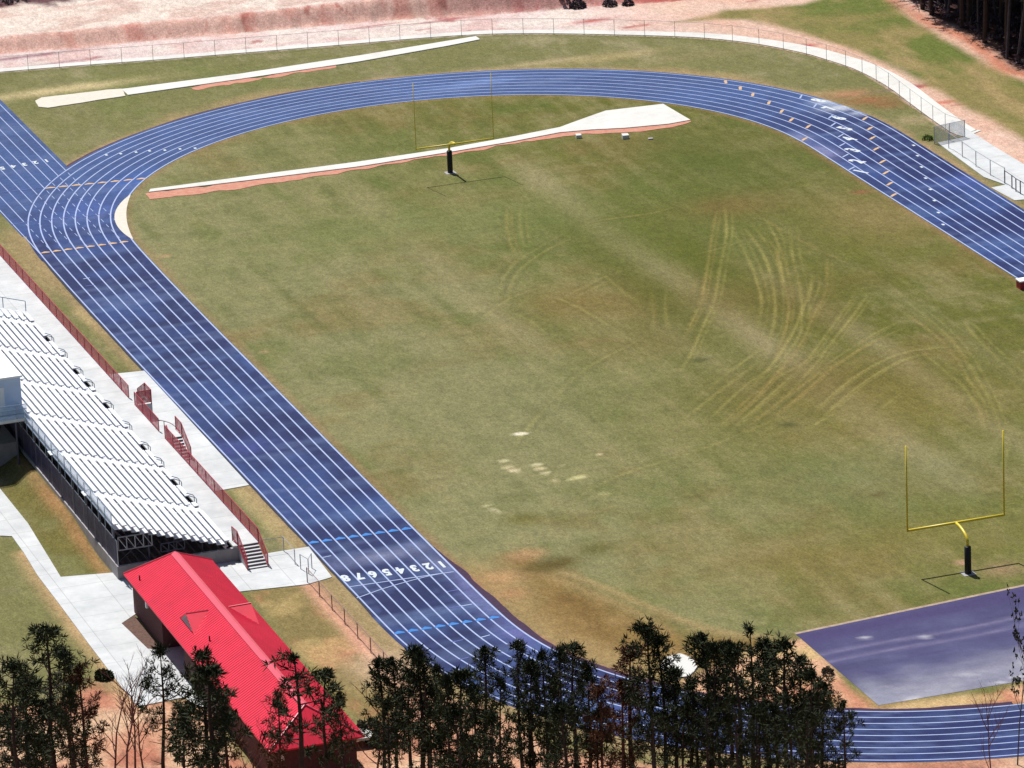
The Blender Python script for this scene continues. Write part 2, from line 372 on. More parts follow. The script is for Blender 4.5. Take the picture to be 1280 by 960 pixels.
def bank_h(x, y):
    """height of the clay bank and the plateau behind it (0 on the field)"""
    d = np.interp(x, BANK[:, 0], BANK[:, 1]); d = (y-d)*.96           # metres behind the toe
    top = np.interp(x, [-70, -26, -8, 6, 20, 26, 33, 50], [1.0, 1.2, 1.35, 1.7, 2.3, 2.2, .9, .8])
    gul = fbm(x, y*.12, 1.5, 5, 3)
    d = d+(gul-.5)*1.1*sst(-.2, .5, d)
    h = top*.85*sst(0, 2.6, d)+.25*sst(4, 12, d)*fbm(x, y, 4, 9)
    return np.where(x > 52, 0, h)
def height(x, y):
    h = bank_h(x, y)
    # soil banked against the rear wall of the grandstand
    berm = sst(-54.9, -53.0, x)*(1-sst(-52.9, -52.6, x))*sst(-25, -17, y)*(1-sst(30, 34, y))*.8
    h = h+berm
    out = (np.abs(x+10) > 60) | (y > 112) | (y < -97)
    h = h+np.where(out, .25*(fbm(x, y, 9, 31)-.5), 0)*sst(0, 8, np.maximum(np.maximum(np.abs(x+10)-60, y-112), -97-y))
    return h

def ground_color(x, y):
    n1 = fbm(x, y*.6, 14, 1); n2 = fbm(x, y*.5, 3.5, 2); n3 = fbm(x, y*.5, .9, 3, 3); n4 = fbm(x, y, 30, 4)
    A = lambda r, g, b: np.array(alb(r, g, b))
    def mix(c, col2, m): return c*(1-m[..., None])+np.asarray(col2)*m[..., None]
    # --- outer grass
    c = np.zeros(x.shape+(3,))+A(131, 126, 78)
    c = mix(c, A(152, 140, 100), sst(.42, .72, .55*n2+.45*n3)*.75)
    c = mix(c, A(112, 120, 58), sst(.5, .75, .6*n1+.4*n2)*.75)
    c = mix(c, A(172, 156, 118), sst(.60, .78, .6*n2+.4*fbm(x, y, 7, 61))*.7)
    c = c*np.array([1.05, 1.09, 1.12])
    # --- infield
    inf = dist_poly(x, y, IN[::2])
    I = sst(.15, -.15, inf)
    g = np.zeros(x.shape+(3,))+A(126, 120, 70)
    side = sst(-24, 22, x+(n4-.5)*26)
    g = mix(g, A(142, 137, 97), (1-side)*.9)
    g = mix(g, A(108, 111, 48), sst(.32, .58, n1)*side*.9)
    g = mix(g, A(104, 100, 46), sst(-4, 20, x)*sst(-50, -10, y)*.55)
    g = mix(g, A(134, 112, 68), sst(.52, .72, fbm(x, y, 9, 21))*.55)
    strk = fbm(x*.3+y*.05, y*1.5, 2.2, 41)*.28+fbm(x*1.5, y*.11+x*.03, 1.6, 43)*.42+fbm(x*.8+y*.25, y*.5-x*.4, 1.8, 45)*.3      # mown grain
    g = mix(g, A(156, 142, 102), sst(.45, .72, strk)*.55)
    g = mix(g, A(96, 100, 50), sst(.52, .28, strk)*.5)
    g = mix(g, A(150, 138, 96), sst(.55, .8, n3)*.35)
    g = mix(g, A(98, 108, 50), sst(.56, .76, n2)*.45)
    # pale mowing lanes running the length of the field
    for xc, wd, am, y0, y1 in ((6.2, 1.7, .85, -44, 60), (13.5, 1.3, .55, -50, 22), (-9.5, 1.5, .5, -4, 60), (-17, 1.6, .25, -10, 48), (1, 1.0, .22, -40, 40), (20, 1.2, .2, -30, 50)):
        lanef = np.exp(-((x-xc+.8*np.sin(y*.05))/wd)**2)*sst(y0, y0+14, y)*sst(y1, y1-14, y)*(.4+1.2*n2)
        g = mix(g, A(160, 145, 108), np.clip(lanef*am, 0, 1))
    for yc, xc, rx, ry, cc, am in ((31, 12, 16, 12, (104, 110, 52), .6), (45, 21, 8, 12, (96, 102, 46), .7), (20, 23, 8, 10, (112, 108, 50), .55),
                                   (-20, 8, 15, 10, (132, 116, 64), .5), (-47, -4, 14, 6, (134, 118, 66), .5), (-6, -18, 10, 22, (140, 134, 94), .45),
                                   (10, 6, 9, 6, (128, 108, 64), .5), (2, -2, 6, 5, (122, 104, 60), .4), (16, 3, 3.2, 18, (96, 98, 40), .6), (24, 9.8, 2.6, 14, (100, 102, 42), .7), (4, 12, 5, 9, (112, 98, 46), .5), (14, -3, 5, 6, (136, 112, 64), .6), (-12, 6, 9, 6, (124, 106, 56), .55), (33, 18, 6, 4, (128, 104, 60), .5), (25, 27, 5, 8, (150, 128, 84), .5), (-34, 2, 12, 7, (128, 128, 86), .5), (40, -8, 16, 7, (124, 128, 76), .5)):
        m = np.exp(-(((x-xc)/rx)**2+((y-yc)/ry)**2)*1.3)*(.5+n2)
        g = mix(g, A(*cc)*.97, np.clip(m*am*1.25, 0, 1))
    # tyre arcs worn into the grass
    arcs = [((895.6,264),(889,302),(882.5,345),(876,379),(866,400),(858,420)), ((906,257),(908,292),(901,330),(893,375),(881,403),(864,442),(850,466)),
            ((914,285),(931,315),(944,345),(952,379),(946,414)), ((931,285),(950,311),(963,341),(969,382),(965,415),(957,428)), ((942,294),(966,306),(978,345),(986,382),(980,420),(968,450)),
            ((956,274),(971,300),(976,334),(980,362)), ((987.5,287),(991,321),(999,356),(1002.5,386),(999,420),(984,442)), ((1015.6,341),(1012,367),(1002.5,388),(989,420),(960,462),(920,500)),
            ((1034,324),(1032.5,364),(1019,390),(1006,420),(991,444),(969,470),(942,500),(905,534)), ((1072,362),(1053,390),(1033,418),(1012,446),(989,470),(954,502),(915,536)),
            ((1085,367),(1068,392),(1046,420),(1016,459),(987,491),(955,517)), ((1125,401),(1097,415),(1061,437),(1032,458),(1000,487)), ((1134,407),(1105,421),(1081,433),(1040,460),(1006,490),(970,520)),
            ((1195,433),(1150,437),(1121,443.6),(1097,454),(1067,472),(1040,494),(1018,515)), ((1166,441.6),(1134,448),(1105,462),(1077,480),(1050,502),(1020,530)), ((1130,490),(1105,508),(1087,527)),
            ((1107,376),(1142,399),(1178,427),(1209,470),(1225,515),(1229,540)), ((1134,376),(1168,405),(1195,431),(1223,474),(1245,519),(1251,545)), ((1203,399),(1223,425),(1280,478)), ((1150,437),(1178,462),(1203,482),(1223,513)),
            ((633.7,257),(633.7,285),(639,307),(648,323)), ((650.6,255),(650.6,287),(656,309)), ((697,296),(671,311),(647,326),(630,347),(622,368)), ((709,300),(679,315),(656,332),(639,354),(635,380)), ((730,320),(700,319),(678,320)),
            ((707,352),(722,341),(750,343),(769,356),(787,371),(806,382)), ((709,369),(731,358),(754,347),(784,336)), ((712,375),(735,364),(759,352)), ((814,362),(816,386),(818,410)), ((832,362),(832,390),(836,410)),
            ((675,367),(712,379),(769,412),(820,450)), ((634,388),(666,403),(684,418)), ((720,281),(761,274),(817,266),(850,256)), ((860,320),(905,309),(930,300)),
            ((852,526),(890,496),(920,474),(950,450)), ((880,530),(912,500),(945,472),(990,448)), ((901,532),(950,486),(997,458),(1030,440)), ((1010,536),(1030,524),(1060,510)), ((1260,545),(1256,600)),
            ((870,500),(905,470),(960,430)), ((925,540),(960,514),(1005,480),(1050,450)), ((640,560),(720,470),(810,420)), ((700,640),(760,600),(880,560),(980,520)), ((600,400),(640,372),(700,352)), ((940,265),(1000,300),(1060,330))]
    for k, a in enumerate(arcs):
        P = catmull(gp(*a), 5); bb = (x > P[:, 0].min()-1.2) & (x < P[:, 0].max()+1.2) & (y > P[:, 1].min()-1.2) & (y < P[:, 1].max()+1.2)
        d = np.full(x.shape, 9.0); d[bb] = dist_poly(x[bb], y[bb], P, False)
        along = (.30+.9*vnoise(x, y, 3.0, 300+k))*sst(-1.5, 4.0, np.minimum(np.hypot(x-P[0, 0], y-P[0, 1]), np.hypot(x-P[-1, 0], y-P[-1, 1])))
        m = np.exp(-(d/.135)**2)*along*(.50 if k < 15 else .36)
        m2 = np.exp(-((d-.4)/.2)**2)*along*.22
        if k < 22:
            d3 = np.full(x.shape, 9.0); d3[bb] = dist_poly(x[bb], y[bb], P+np.array([.55+.1*(k % 4), .3]), False)
            m = np.maximum(m, np.exp(-(d3/.12)**2)*along*.30)
        g = mix(g, A(88, 88, 42), np.clip(m2, 0, .5)); g = mix(g, A(170, 156, 92) if k % 4 else A(166, 142, 84), np.clip(m, 0, .75))
    # worn soil at the near left corner
    soil = dist_poly(x, y, gp((618, 700), (660, 690), (720, 715), (800, 752), (880, 785), (940, 790), (985, 800), (960, 850), (800, 838), (740, 825), (690, 800), (650, 765)))
    m = sst(1.2, -2.8, soil+(n2-.5)*5)
    g = mix(g, A(142, 112, 66), m*.95)
    g = mix(g, A(124, 94, 54), m*sst(.45, .7, fbm(x, y*.5, 2.6, 71))*.6); g = mix(g, A(168, 136, 90), m*sst(.55, .75, fbm(x, y*.4, 1.6, 72))*.6)
    g = mix(g, A(176, 142, 98), np.clip(np.exp(-((inf+1.6)/1.6)**2)*(inf < 0)*sst(-34, -42, y)*sst(-8, -14, x)*(.2+.9*n2), 0, .8))
    for pl_, am in ((((690, 710), (703, 714.5), (764, 738), (834, 768), (900, 789.5), (960, 796)), .8), (((672, 716), (694, 724), (745, 743), (799, 768), (834, 792)), .6)):
        pth = dist_poly(x, y, catmull(gp(*pl_), 5), False); g = mix(g, A(178, 148, 104), np.clip(np.exp(-(pth/.42)**2)*(.25+.8*n2)*am, 0, .85))
    for a, b, rr, cc in ((628, 722, 1.1, (188, 146, 104)), (640, 742, .8, (182, 138, 98)), (655, 694, .8, (184, 142, 104)), (668, 690, .5, (176, 140, 100)),
                         (630, 576, .22, (200, 188, 148)), (634, 584, .26, (196, 180, 140)), (642, 588, .26, (204, 186, 150)), (650, 590, .16, (190, 176, 136)), (670, 581, .22, (214, 200, 160)), (675, 586, .24, (210, 190, 150)), (682, 591, .2, (206, 190, 150)), (694, 601, .18, (186, 168, 126)),
                         (713, 599, .16, (206, 196, 140)), (720, 597, .16, (210, 200, 146)), (727, 596, .2, (206, 194, 142)), (703, 582, .18, (196, 180, 140)), (749, 568, .16, (196, 176, 140)), (755, 617, .3, (176, 166, 116)), (609, 632, .2, (186, 174, 132)), (616, 637, .2, (190, 178, 140)), (622, 640, .16, (190, 176, 138)),
                         (651, 542.3, .2, (244, 232, 206)), (647, 542.3, .2, (240, 226, 200)), (655, 542, .18, (240, 226, 200)), (206, 320, .30, (196, 150, 116)), (328, 440, .25, (170, 140, 110)), (1076, 240, .45, (150, 96, 70)), (1203, 703, .35, (196, 150, 126)),
                         (1255, 712, 1.1, (160, 132, 100)), (1070, 350, 2, (112, 102, 50)), (690, 706, .9, (98, 84, 44)), (674, 710, .8, (98, 84, 44)), (705, 702, .8, (102, 88, 46)), (873, 450, .5, (84, 88, 48)), (985, 531, .5, (84, 84, 44)), (1098, 618, .4, (96, 84, 50)), (655, 648, .9, (116, 108, 58)), (745, 686, 1.0, (104, 98, 52))):
        q = G2(a, b); m = np.exp(-(((x-q[0])/(rr*1.5))**2+((y-q[1])/(rr*1.3))**2)) if rr > .28 else np.exp(-(((x-q[0])/(rr*1.9))**2+((y-q[1])/(rr*1.6))**2)**2)
        g = mix(g, A(*cc), np.clip(m*(sst(.30, .62, n3+.1) if rr < .28 else .8+.5*(n3-.4)), 0, .92))
    g = g*np.array([1.10, 1.13, 1.08])
    c = mix(c, g, I)
    # clay collar along the inside and outside edge of the track
    col_in = np.exp(-((inf+.35)/.35)**2)*(inf < 0)*(.25+.9*n2)
    c = mix(c, A(178, 128, 100), np.clip(col_in*(.45+.55*sst(-20, -45, y)), 0, .9))
    ouf = dist_poly(x, y, OUT[::2])
    c = mix(c, A(196, 160, 122), np.clip(np.exp(-((ouf-.55)/.5)**2)*(.15+.85*n2)*(ouf > 0), 0, .85))
    c = mix(c, A(180, 154, 112), np.clip(np.exp(-((ouf-1.2)/1.3)**2)*sst(.5, .7, n1)*(ouf > 0), 0, .7))
    # dirt left of the sprint chute, tan patch near the jump pit
    q = G2(70, 118); m = np.exp(-(((x-q[0])/8)**2+((y-q[1]-1.3)/1.2)**2)); c = mix(c, A(222, 200, 150), np.clip(m*(.4+n2), 0, .85))
    for a, b, rx, ry, cc, am in ((1085, 125, 2.4, 1.2, (176, 112, 76), .9), (1060, 118, 2.2, 1.2, (206, 140, 110), .8), (1110, 130, 1.6, 1.4, (160, 98, 66), .85), (1020, 118, 3.5, .9, (196, 160, 116), .6),
                                 (870, 70, 6, 1.6, (168, 150, 108), .5), (760, 72, 5, 1.2, (200, 176, 126), .6), (680, 78, 5, .8, (208, 184, 142), .6), (1160, 172, 1.2, .8, (96, 120, 40), .8), (1140, 150, 1.5, 1.5, (206, 178, 140), .5)):
        q = G2(a, b); m = np.exp(-(((x-q[0])/rx)**2+((y-q[1])/ry)**2))*(.45+n2); c = mix(c, A(*cc), np.clip(m*am, 0, .95))
    # strip between grandstand and track: worn
    c = mix(c, A(196, 172, 122), (sst(-40.9, -40.2, x)*sst(-39.0, -39.6, x)*sst(.5, .66, n2)*.7)*(y > -38)*(y < 50))
    # raw soil beyond the fence line
    beyond = -dist_poly(x, y, list(FENCE)+[(43.2, 20), (110, 10), (110, 140), (-80, 140)])          # >0 beyond the fence
    right_grass = dist_poly(x, y, gp((830, 30), (900, 12), (1000, 4), (1060, -16), (1100, -16), (1150, 24), (1240, 76), (1290, 100), (1340, 140), (1500, 340), (1400, 262), (1330, 215), (1280, 180), (1191, 133), (1128, 95), (1049, 61), (1000, 45), (930, 26)))
    pale = np.zeros(x.shape+(3,))+A(250, 226, 218)
    pale = mix(pale, A(240, 200, 190), sst(.45, .65, .5*n2+.5*fbm(x, y*2.2, 5, 81))*.8)
    pale = mix(pale, A(255, 240, 226), sst(.5, .7, fbm(x, y*1.6, 4, 82))*.8)
    pale = mix(pale, A(240, 190, 160), sst(22, 38, x)*(.45+.5*n2))
    pale = mix(pale, A(196, 110, 104), sst(.72, .8, fbm(x*.7, y*1.3, 2.2, 83))*.7)
    c = mix(c, pale, sst(-.05, .25, beyond))
    for a, b, rx, ry, cc, am in ((740, 26, 2.0, .6, (206, 96, 88), 1.1), (1003, 58, 1.2, .55, (196, 70, 74), 1.2), (1148, 108, 1.3, .6, (206, 96, 84), 1.0), (60, 80, 6, .35, (186, 150, 160), .6), (30, 71, 5, .5, (160, 116, 128), .8),
                                 (470, 32, 3, .3, (196, 120, 120), .7), (550, 26, 3, .4, (190, 110, 110), .8), (1130, 110, 2.2, .35, (170, 120, 140), .7), (1180, 128, 2, .5, (216, 120, 96), .7)):
        q = G2(a, b); m = np.exp(-(((x-q[0])/rx)**2+((y-q[1])/ry)**2))*(.4+n2+.3*n3); c = mix(c, A(*cc), np.clip(m*am, 0, .95))
    rg = np.zeros(x.shape+(3,))+A(150, 138, 84)
    rg = mix(rg, A(112, 124, 58), sst(.42, .66, fbm(x, y, 7, 91))*.9); rg = mix(rg, A(186, 158, 112), sst(.45, .7, .5*n2+.5*fbm(x*1.8, y*.3, 4, 92))*.75)
    rgd = right_grass+(n2-.5)*1.6
    c = mix(c, rg, sst(.3, -1.5, rgd))
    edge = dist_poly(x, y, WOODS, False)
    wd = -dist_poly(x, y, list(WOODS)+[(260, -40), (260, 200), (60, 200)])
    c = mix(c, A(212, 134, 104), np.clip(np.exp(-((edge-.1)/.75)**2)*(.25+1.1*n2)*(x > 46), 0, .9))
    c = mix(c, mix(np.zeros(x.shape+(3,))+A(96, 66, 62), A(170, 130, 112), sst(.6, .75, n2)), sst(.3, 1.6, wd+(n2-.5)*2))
    # clay bank
    hb = bank_h(x, y); top = np.interp(x, [-70, -26, -8, 6, 20, 26, 33, 50], [1.0, 1.2, 1.35, 1.7, 2.3, 2.2, .9, .8])
    toe = np.interp(x, BANK[:, 0], BANK[:, 1]); db = y-toe
    face = sst(-.1, .2, db)*sst(3.6, 2.2, db+(n3-.5)*1.2)*(x < 48)
    clay = np.zeros(x.shape+(3,))+A(248, 198, 180)
    clay = mix(clay, A(232, 158, 142), sst(.45, .66, fbm(x, y*.3, 1.5, 101, 3))*.7); clay = mix(clay, A(190, 110, 96), sst(.64, .78, vnoise(x+.5*np.sin(y*2), y*.2, .75, 105)*(.6+.5*n1))*.75); clay = mix(clay, A(214, 142, 140), sst(12, 24, x)*.55*(.6+.6*n3))
    clay = mix(clay, A(250, 206, 186), sst(.58, .75, fbm(x, y*.1, 1.7, 102, 3))*.8*sst(22, 6, x)); clay = mix(clay, A(206, 90, 80), sst(30, 36, x)*.8)
    c = mix(c, clay, face)
    plat = sst(2.4, 3.6, db+(n3-.5))*(x < 46)
    pl = np.zeros(x.shape+(3,))+A(252, 232, 216); pl = mix(pl, A(232, 196, 180), sst(.5, .68, fbm(x, y*2, 4, 111))*.8)
    brush = dist_poly(x, y, gp((-200, -60), (-200, 40), (0, 26), (60, 20), (120, 13), (170, 4), (195, -6), (200, -60)))
    pl = mix(pl, A(104, 62, 70), sst(1.2, -.6, brush+(n2-.5)*4+(n3-.5)*2.5)*.95)
    c = mix(c, pl, plat)
    # near ground: pine straw and bare clay
    straw = dist_poly(x, y, gp((-300, 900), (60, 880), (120, 850), (160, 870), (240, 880), (330, 960), (440, 915), (520, 872), (600, 884), (690, 930), (800, 957), (960, 956), (1110, 950), (1300, 942), (1700, 920), (2400, 1600), (-900, 1600)))
    st = np.zeros(x.shape+(3,))+A(226, 170, 136); st = mix(st, A(196, 120, 96), sst(.45, .68, n2)*.8); st = mix(st, A(240, 204, 166), sst(.5, .7, fbm(x, y, 5, 121))*.7)
    st = mix(st, A(128, 84, 66), sst(.62, .74, fbm(x, y, 1.6, 122))*.6); st = mix(st, A(240, 222, 196), sst(-20, 8, x)*.6)
    c = mix(c, st, sst(.9, -.9, straw+(n2-.5)*3))
    yard = dist_poly(x, y, gp((312, 740), (372, 728), (405, 765), (440, 800), (480, 835), (520, 860), (480, 905), (440, 900), (400, 850), (350, 800)))
    yd = np.zeros(x.shape+(3,))+A(150, 132, 84); yd = mix(yd, A(206, 140, 104), sst(.48, .68, n2)*.85); yd = mix(yd, A(206, 176, 120), sst(.5, .7, fbm(x, y, 4, 131))*.6)
    c = mix(c, yd, sst(.5, -.8, yard))
    # clay along the near fence
    nf = dist_poly(x, y, [(-41.1, -36.4), (-41.1, -62)], False); c = mix(c, A(236, 176, 146), np.clip(np.exp(-((nf-.15)/.55)**2)*(.45+.9*n2), 0, .95))
    q = G2(485, 838); m = np.exp(-(((x-q[0])/2.0)**2+((y-q[1])/3)**2))*(.5+n2); c = mix(c, A(240, 200, 170), np.clip(m, 0, .95))
    # left lawn edges by the slab
    le = dist_poly(x, y, gp((30, 692), (47, 720), (75, 757), (112, 807), (150, 857), (172, 884)), False)
    c = mix(c, A(222, 180, 134), np.clip(np.exp(-(le/.7)**2)*(.3+n2), 0, .9))
    # bare triangle around the jump apron
    tri = dist_poly(x, y, gp((1000, 800), (1100, 884), (1290, 855), (1290, 880), (1110, 891), (1000, 892), (860, 880), (850, 850), (940, 812)))
    tr = np.zeros(x.shape+(3,))+A(238, 186, 148); tr = mix(tr, A(206, 130, 100), sst(.5, .7, n2)*.7); tr = mix(tr, A(214, 184, 128), sst(.5, .68, fbm(x, y, 3, 141))*.8)
    c = mix(c, tr, sst(.4, -.6, tri+(n2-.5)*1.6))
    # lawn under the grandstand's rear
    lw = dist_poly(x, y, [(-56, -27), (-52.7, -29), (-52.7, -6), (-56, -8)]); c = mix(c, A(122, 112, 56), sst(.3, -.6, lw)*sst(.3, .6, n2)*.8)
    c = mix(c, A(190, 140, 96), np.clip(np.exp(-((x+53.3)/.5)**2)*(.2+.9*n2)*(y < -4)*(y > -29.5), 0, .8))
    return np.clip(c, .004, .9)

def sheet(name, xs, ys, mat, hfun, cfun):
    X, Y = np.meshgrid(xs, ys); Z = hfun(X, Y); nx, ny = len(xs), len(ys)
    me = bpy.data.meshes.new(name)
    idx = np.arange(nx*ny).reshape(ny, nx)
    F = np.stack([idx[:-1, :-1], idx[:-1, 1:], idx[1:, 1:], idx[1:, :-1]], -1).reshape(-1, 4)
    me.vertices.add(nx*ny); me.vertices.foreach_set('co', np.stack([X, Y, Z], -1).astype(np.float32).ravel())
    me.loops.add(F.size); me.loops.foreach_set('vertex_index', F.astype(np.int32).ravel())
    me.polygons.add(len(F)); me.polygons.foreach_set('loop_start', np.arange(0, F.size, 4, dtype=np.int32))
    me.update(); me.validate()
    a = me.attributes.new('Col', 'FLOAT_COLOR', 'POINT')
    c = cfun(X, Y); c = np.concatenate([c, np.ones(c.shape[:-1]+(1,))], -1)
    a.data.foreach_set('color', c.astype(np.float32).ravel())
    me.materials.append(mat); me.polygons.foreach_set('use_smooth', np.ones(len(F), bool))
    o = bpy.data.objects.new(name, me); col.objects.link(o); return struct(o)

M['ground'] = painted_material('grass_and_soil', .95, .08, fine=((.8, .16), (2.6, .28), (8.0, .42)), bump=.6, bscale=7.0, stretch=(1, .5, 1))
def span(a, b, s): return np.linspace(a, b, int(round((b-a)/s))+1)
xs = np.unique(np.concatenate([[-3000, -1200, -500, -250, -150, -110, -90], span(-78, -27, .36), span(-27, -14, .3), span(-14, 27, .14), span(27, 31, .3), span(31, 74, .40), [90, 110, 150, 250, 500, 1200, 3000]]))
ys = np.unique(np.concatenate([[-3000, -1200, -500, -300, -220, -180, -150], span(-128, -96, 1.0), span(-96, -48, .42), span(-48, -22, .36), span(-22, 48, .17), span(48, 54, .3), span(54, 124, .36), [126, 130, 140, 170, 250, 500, 1200, 3000]]))
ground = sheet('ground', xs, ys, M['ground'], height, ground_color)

# ------------------------------------------------------------------ running track
def track_color(P):
    x, y = P[..., 0], P[..., 1]
    A = lambda r, g, b: np.array(alb(r, g, b))
    def mix(c, c2, m): return c*(1-m[..., None])+np.asarray(c2)*m[..., None]
    n1 = fbm(x, y, 6, 201); n2 = fbm(x, y, 1.6, 202)
    c = np.zeros(x.shape+(3,))+A(36, 48, 104)
    c = mix(c, A(58, 84, 146), sst(.42, .66, n1)*.85); c = mix(c, A(24, 30, 84), sst(.5, .72, fbm(x*1.3, y*.6, 3.5, 203))*.5)
    c = mix(c, A(88, 108, 158), sst(.56, .8, n2)*.4); c = mix(c, A(88, 116, 166), sst(.58, .78, fbm(x*.5, y*2.2, 3, 204))*.5)
    c = mix(c, A(76, 104, 158), sst(46, 66, y)*.6)  # far end painted paler, a glossy sheen put into the colour
    for a, b, rx, ry, cc, am in ((470, 697, 3.2, 1.0, (150, 156, 190), .9), (425, 706, 1.6, 1.0, (120, 130, 180), .7), (520, 683, 1.5, .9, (140, 150, 190), .7), (550, 707, .9, 2.0, (150, 158, 196), .6),
                                 (600, 752, .8, 3.5, (128, 130, 186), .8), (650, 795, 1.3, 3.0, (116, 116, 178), .8), (580, 725, .6, 2.4, (136, 140, 196), .7),
                                 (1055, 134, 1.8, .9, (226, 230, 240), 1.2), (1035, 127, 1.2, .8, (220, 226, 240), 1.1), (1075, 142, .9, .6, (206, 214, 236), .9), (1030, 190, 1.2, 2.4, (150, 150, 190), .7), (1000, 172, 1.0, 1.5, (150, 150, 190), .6),
                                 (600, 104, 5, 1.2, (120, 150, 210), .6), (170, 228, 3, 3, (70, 110, 190), .6), (110, 262, 3, 3, (84, 110, 190), .5), (300, 560, 3, 2, (84, 96, 176), .6), (1210, 225, 2.5, 2, (84, 104, 180), .6), (1190, 960, 30, 1.5, (110, 130, 200), .2)):
        q = G2(a, b); m = np.exp(-(((x-q[0])/rx)**2+((y-q[1])/ry)**2))*(.3+1.1*n2); c = mix(c, A(*cc), np.clip(m*am, 0, .95))
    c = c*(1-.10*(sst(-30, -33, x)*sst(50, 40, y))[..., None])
    # scuffs across the lanes and worn lane middles
    c = mix(c, A(104, 122, 166), sst(.56, .74, fbm(x*.35+y*.08, y*2.6, 2.4, 205))*.4)
    return np.clip(c, .004, .9)
M['track'] = painted_material('blue_track_surface', .6, .12, fine=((1.6, .28), (7.0, .24)), bump=.15, bscale=30)
def strip_surface(name, L, R, z, k, mat, cfun, closedp):
    t = np.linspace(0, 1, k+1)[None, :, None]
    P = L[:, None]*(1-t)+R[:, None]*t; n = len(L)
    idx = np.arange(n*(k+1)).reshape(n, k+1)
    if closedp: idx = np.vstack([idx, idx[:1]])
    F = np.stack([idx[:-1, :-1], idx[:-1, 1:], idx[1:, 1:], idx[1:, :-1]], -1).reshape(-1, 4)
    # make normals face up
    a, b, c3 = P.reshape(-1, 2)[F[0, 0]], P.reshape(-1, 2)[F[0, 1]], P.reshape(-1, 2)[F[0, 2]]
    if (b[0]-a[0])*(c3[1]-b[1])-(b[1]-a[1])*(c3[0]-b[0]) < 0: F = F[:, ::-1]
    me = bpy.data.meshes.new(name)
    co = np.concatenate([P.reshape(-1, 2), np.full((n*(k+1), 1), z)], -1)
    me.from_pydata(co.tolist(), [], F.tolist()); me.update()
    at = me.attributes.new('Col', 'FLOAT_COLOR', 'POINT'); cc = cfun(P).reshape(-1, 3)
    at.data.foreach_set('color', np.concatenate([cc, np.ones((len(cc), 1))], -1).astype(np.float32).ravel())
    me.materials.append(mat); o = bpy.data.objects.new(name, me); col.objects.link(o); return struct(o)

edge_out = np.where((OUT3[:, 0] < -34) & (np.abs(OUT3[:, 1]) < 44), .12, .34)
edge_in = np.full(len(IN3), .10)
near = (IN3[:, 1] < -36) & (IN3[:, 0] < -8); edge_in = np.where(near, .10, edge_in)
TR_IN = IN3-NRM*edge_in[:, None]; TR_OUT = OUT3+NRM*edge_out[:, None]
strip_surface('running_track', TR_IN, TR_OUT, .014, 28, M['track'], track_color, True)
# dark raised edge of the asphalt base on the inside of the near bend
dk = material('asphalt_edge', alb(72, 44, 74), .9, .3, 3.0)
seg = [i for i in range(len(IN3)) if IN3[i, 1] < -33 and IN3[i, 0] < -6]
e = MB(); n3e = (fbm(np.arange(len(IN3))*1.0, np.zeros(len(IN3)), 5, 77)*.5+.25)*sst(-32, -41, IN3[:, 1])
e.ribbon(IN3[seg]-NRM[seg]*.10, IN3[seg]-NRM[seg]*(.12+n3e[seg][:, None]), .011); struct(e.build('track_edge_and_shade', dk))
seg = [i for i in range(len(OUT3)) if abs(OUT3[i, 1]) < 47 and OUT3[i, 0] < -30]  # dark strip painted as the curb's shadow along the home straight
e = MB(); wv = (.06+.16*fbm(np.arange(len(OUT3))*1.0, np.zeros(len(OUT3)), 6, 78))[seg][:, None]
e.ribbon(OUT3[seg]+NRM[seg]*.10, OUT3[seg]+NRM[seg]*(.14+wv), .011); struct(e.build('track_edge_and_shade', material('curb_shade', (.02, .02, .03), .9, .3, 3.0)))
seg = [i for i in range(len(OUT3)) if OUT3[i, 1] > 66 and -30 < OUT3[i, 0] < 2]
e = MB(); wv = (.12+.30*fbm(np.arange(len(OUT3))*1.0, np.zeros(len(OUT3)), 6, 79))[seg][:, None]
e.ribbon(OUT3[seg]+NRM[seg]*.32, OUT3[seg]+NRM[seg]*(.34+wv), .011); struct(e.build('track_edge_and_shade', material('brown_edge', alb(96, 62, 74), .9, .4, 2.0)))
# sprint chute
CH_O, CH_I = -38.72, -30.55
ch = np.array([(CH_O-.15, y) for y in np.linspace(52, 106, 60)]), np.array([(CH_I+.45, y) for y in np.linspace(52, 106, 60)])
strip_surface('sprint_chute', ch[0], ch[1], .009, 24, M['track'], track_color, False)

# ------------------------------------------------------------------ painted marks
lw = MB()
for k in range(9):
    lw.stripe(closed(lane(k)), .115 if k else .13, .020)
struct(lw.build('lane_lines', M['white_line']))
cl = MB()
for k in range(9):
    xk = CH_I+(CH_O-CH_I)*k/8
    # solid from the far end down to the first curve line it meets, dashed through the bend
    cross = [p[1] for p in OUT3 if abs(p[0]-xk) < .5 and p[1] > 40]
    y0 = max(cross) if cross else 50
    if k == 8: y0 = 46
    cl.stripe([(xk, y) for y in np.linspace(y0-.3, 104.5, 20)], .085, .024)
    y = y0-1.0
    while y > 47.5 and k < 8:
        cl.stripe([(xk, y), (xk, y-.9)], .06, .024); y -= 1.7
struct(cl.build('chute_lines', M['white_line']))

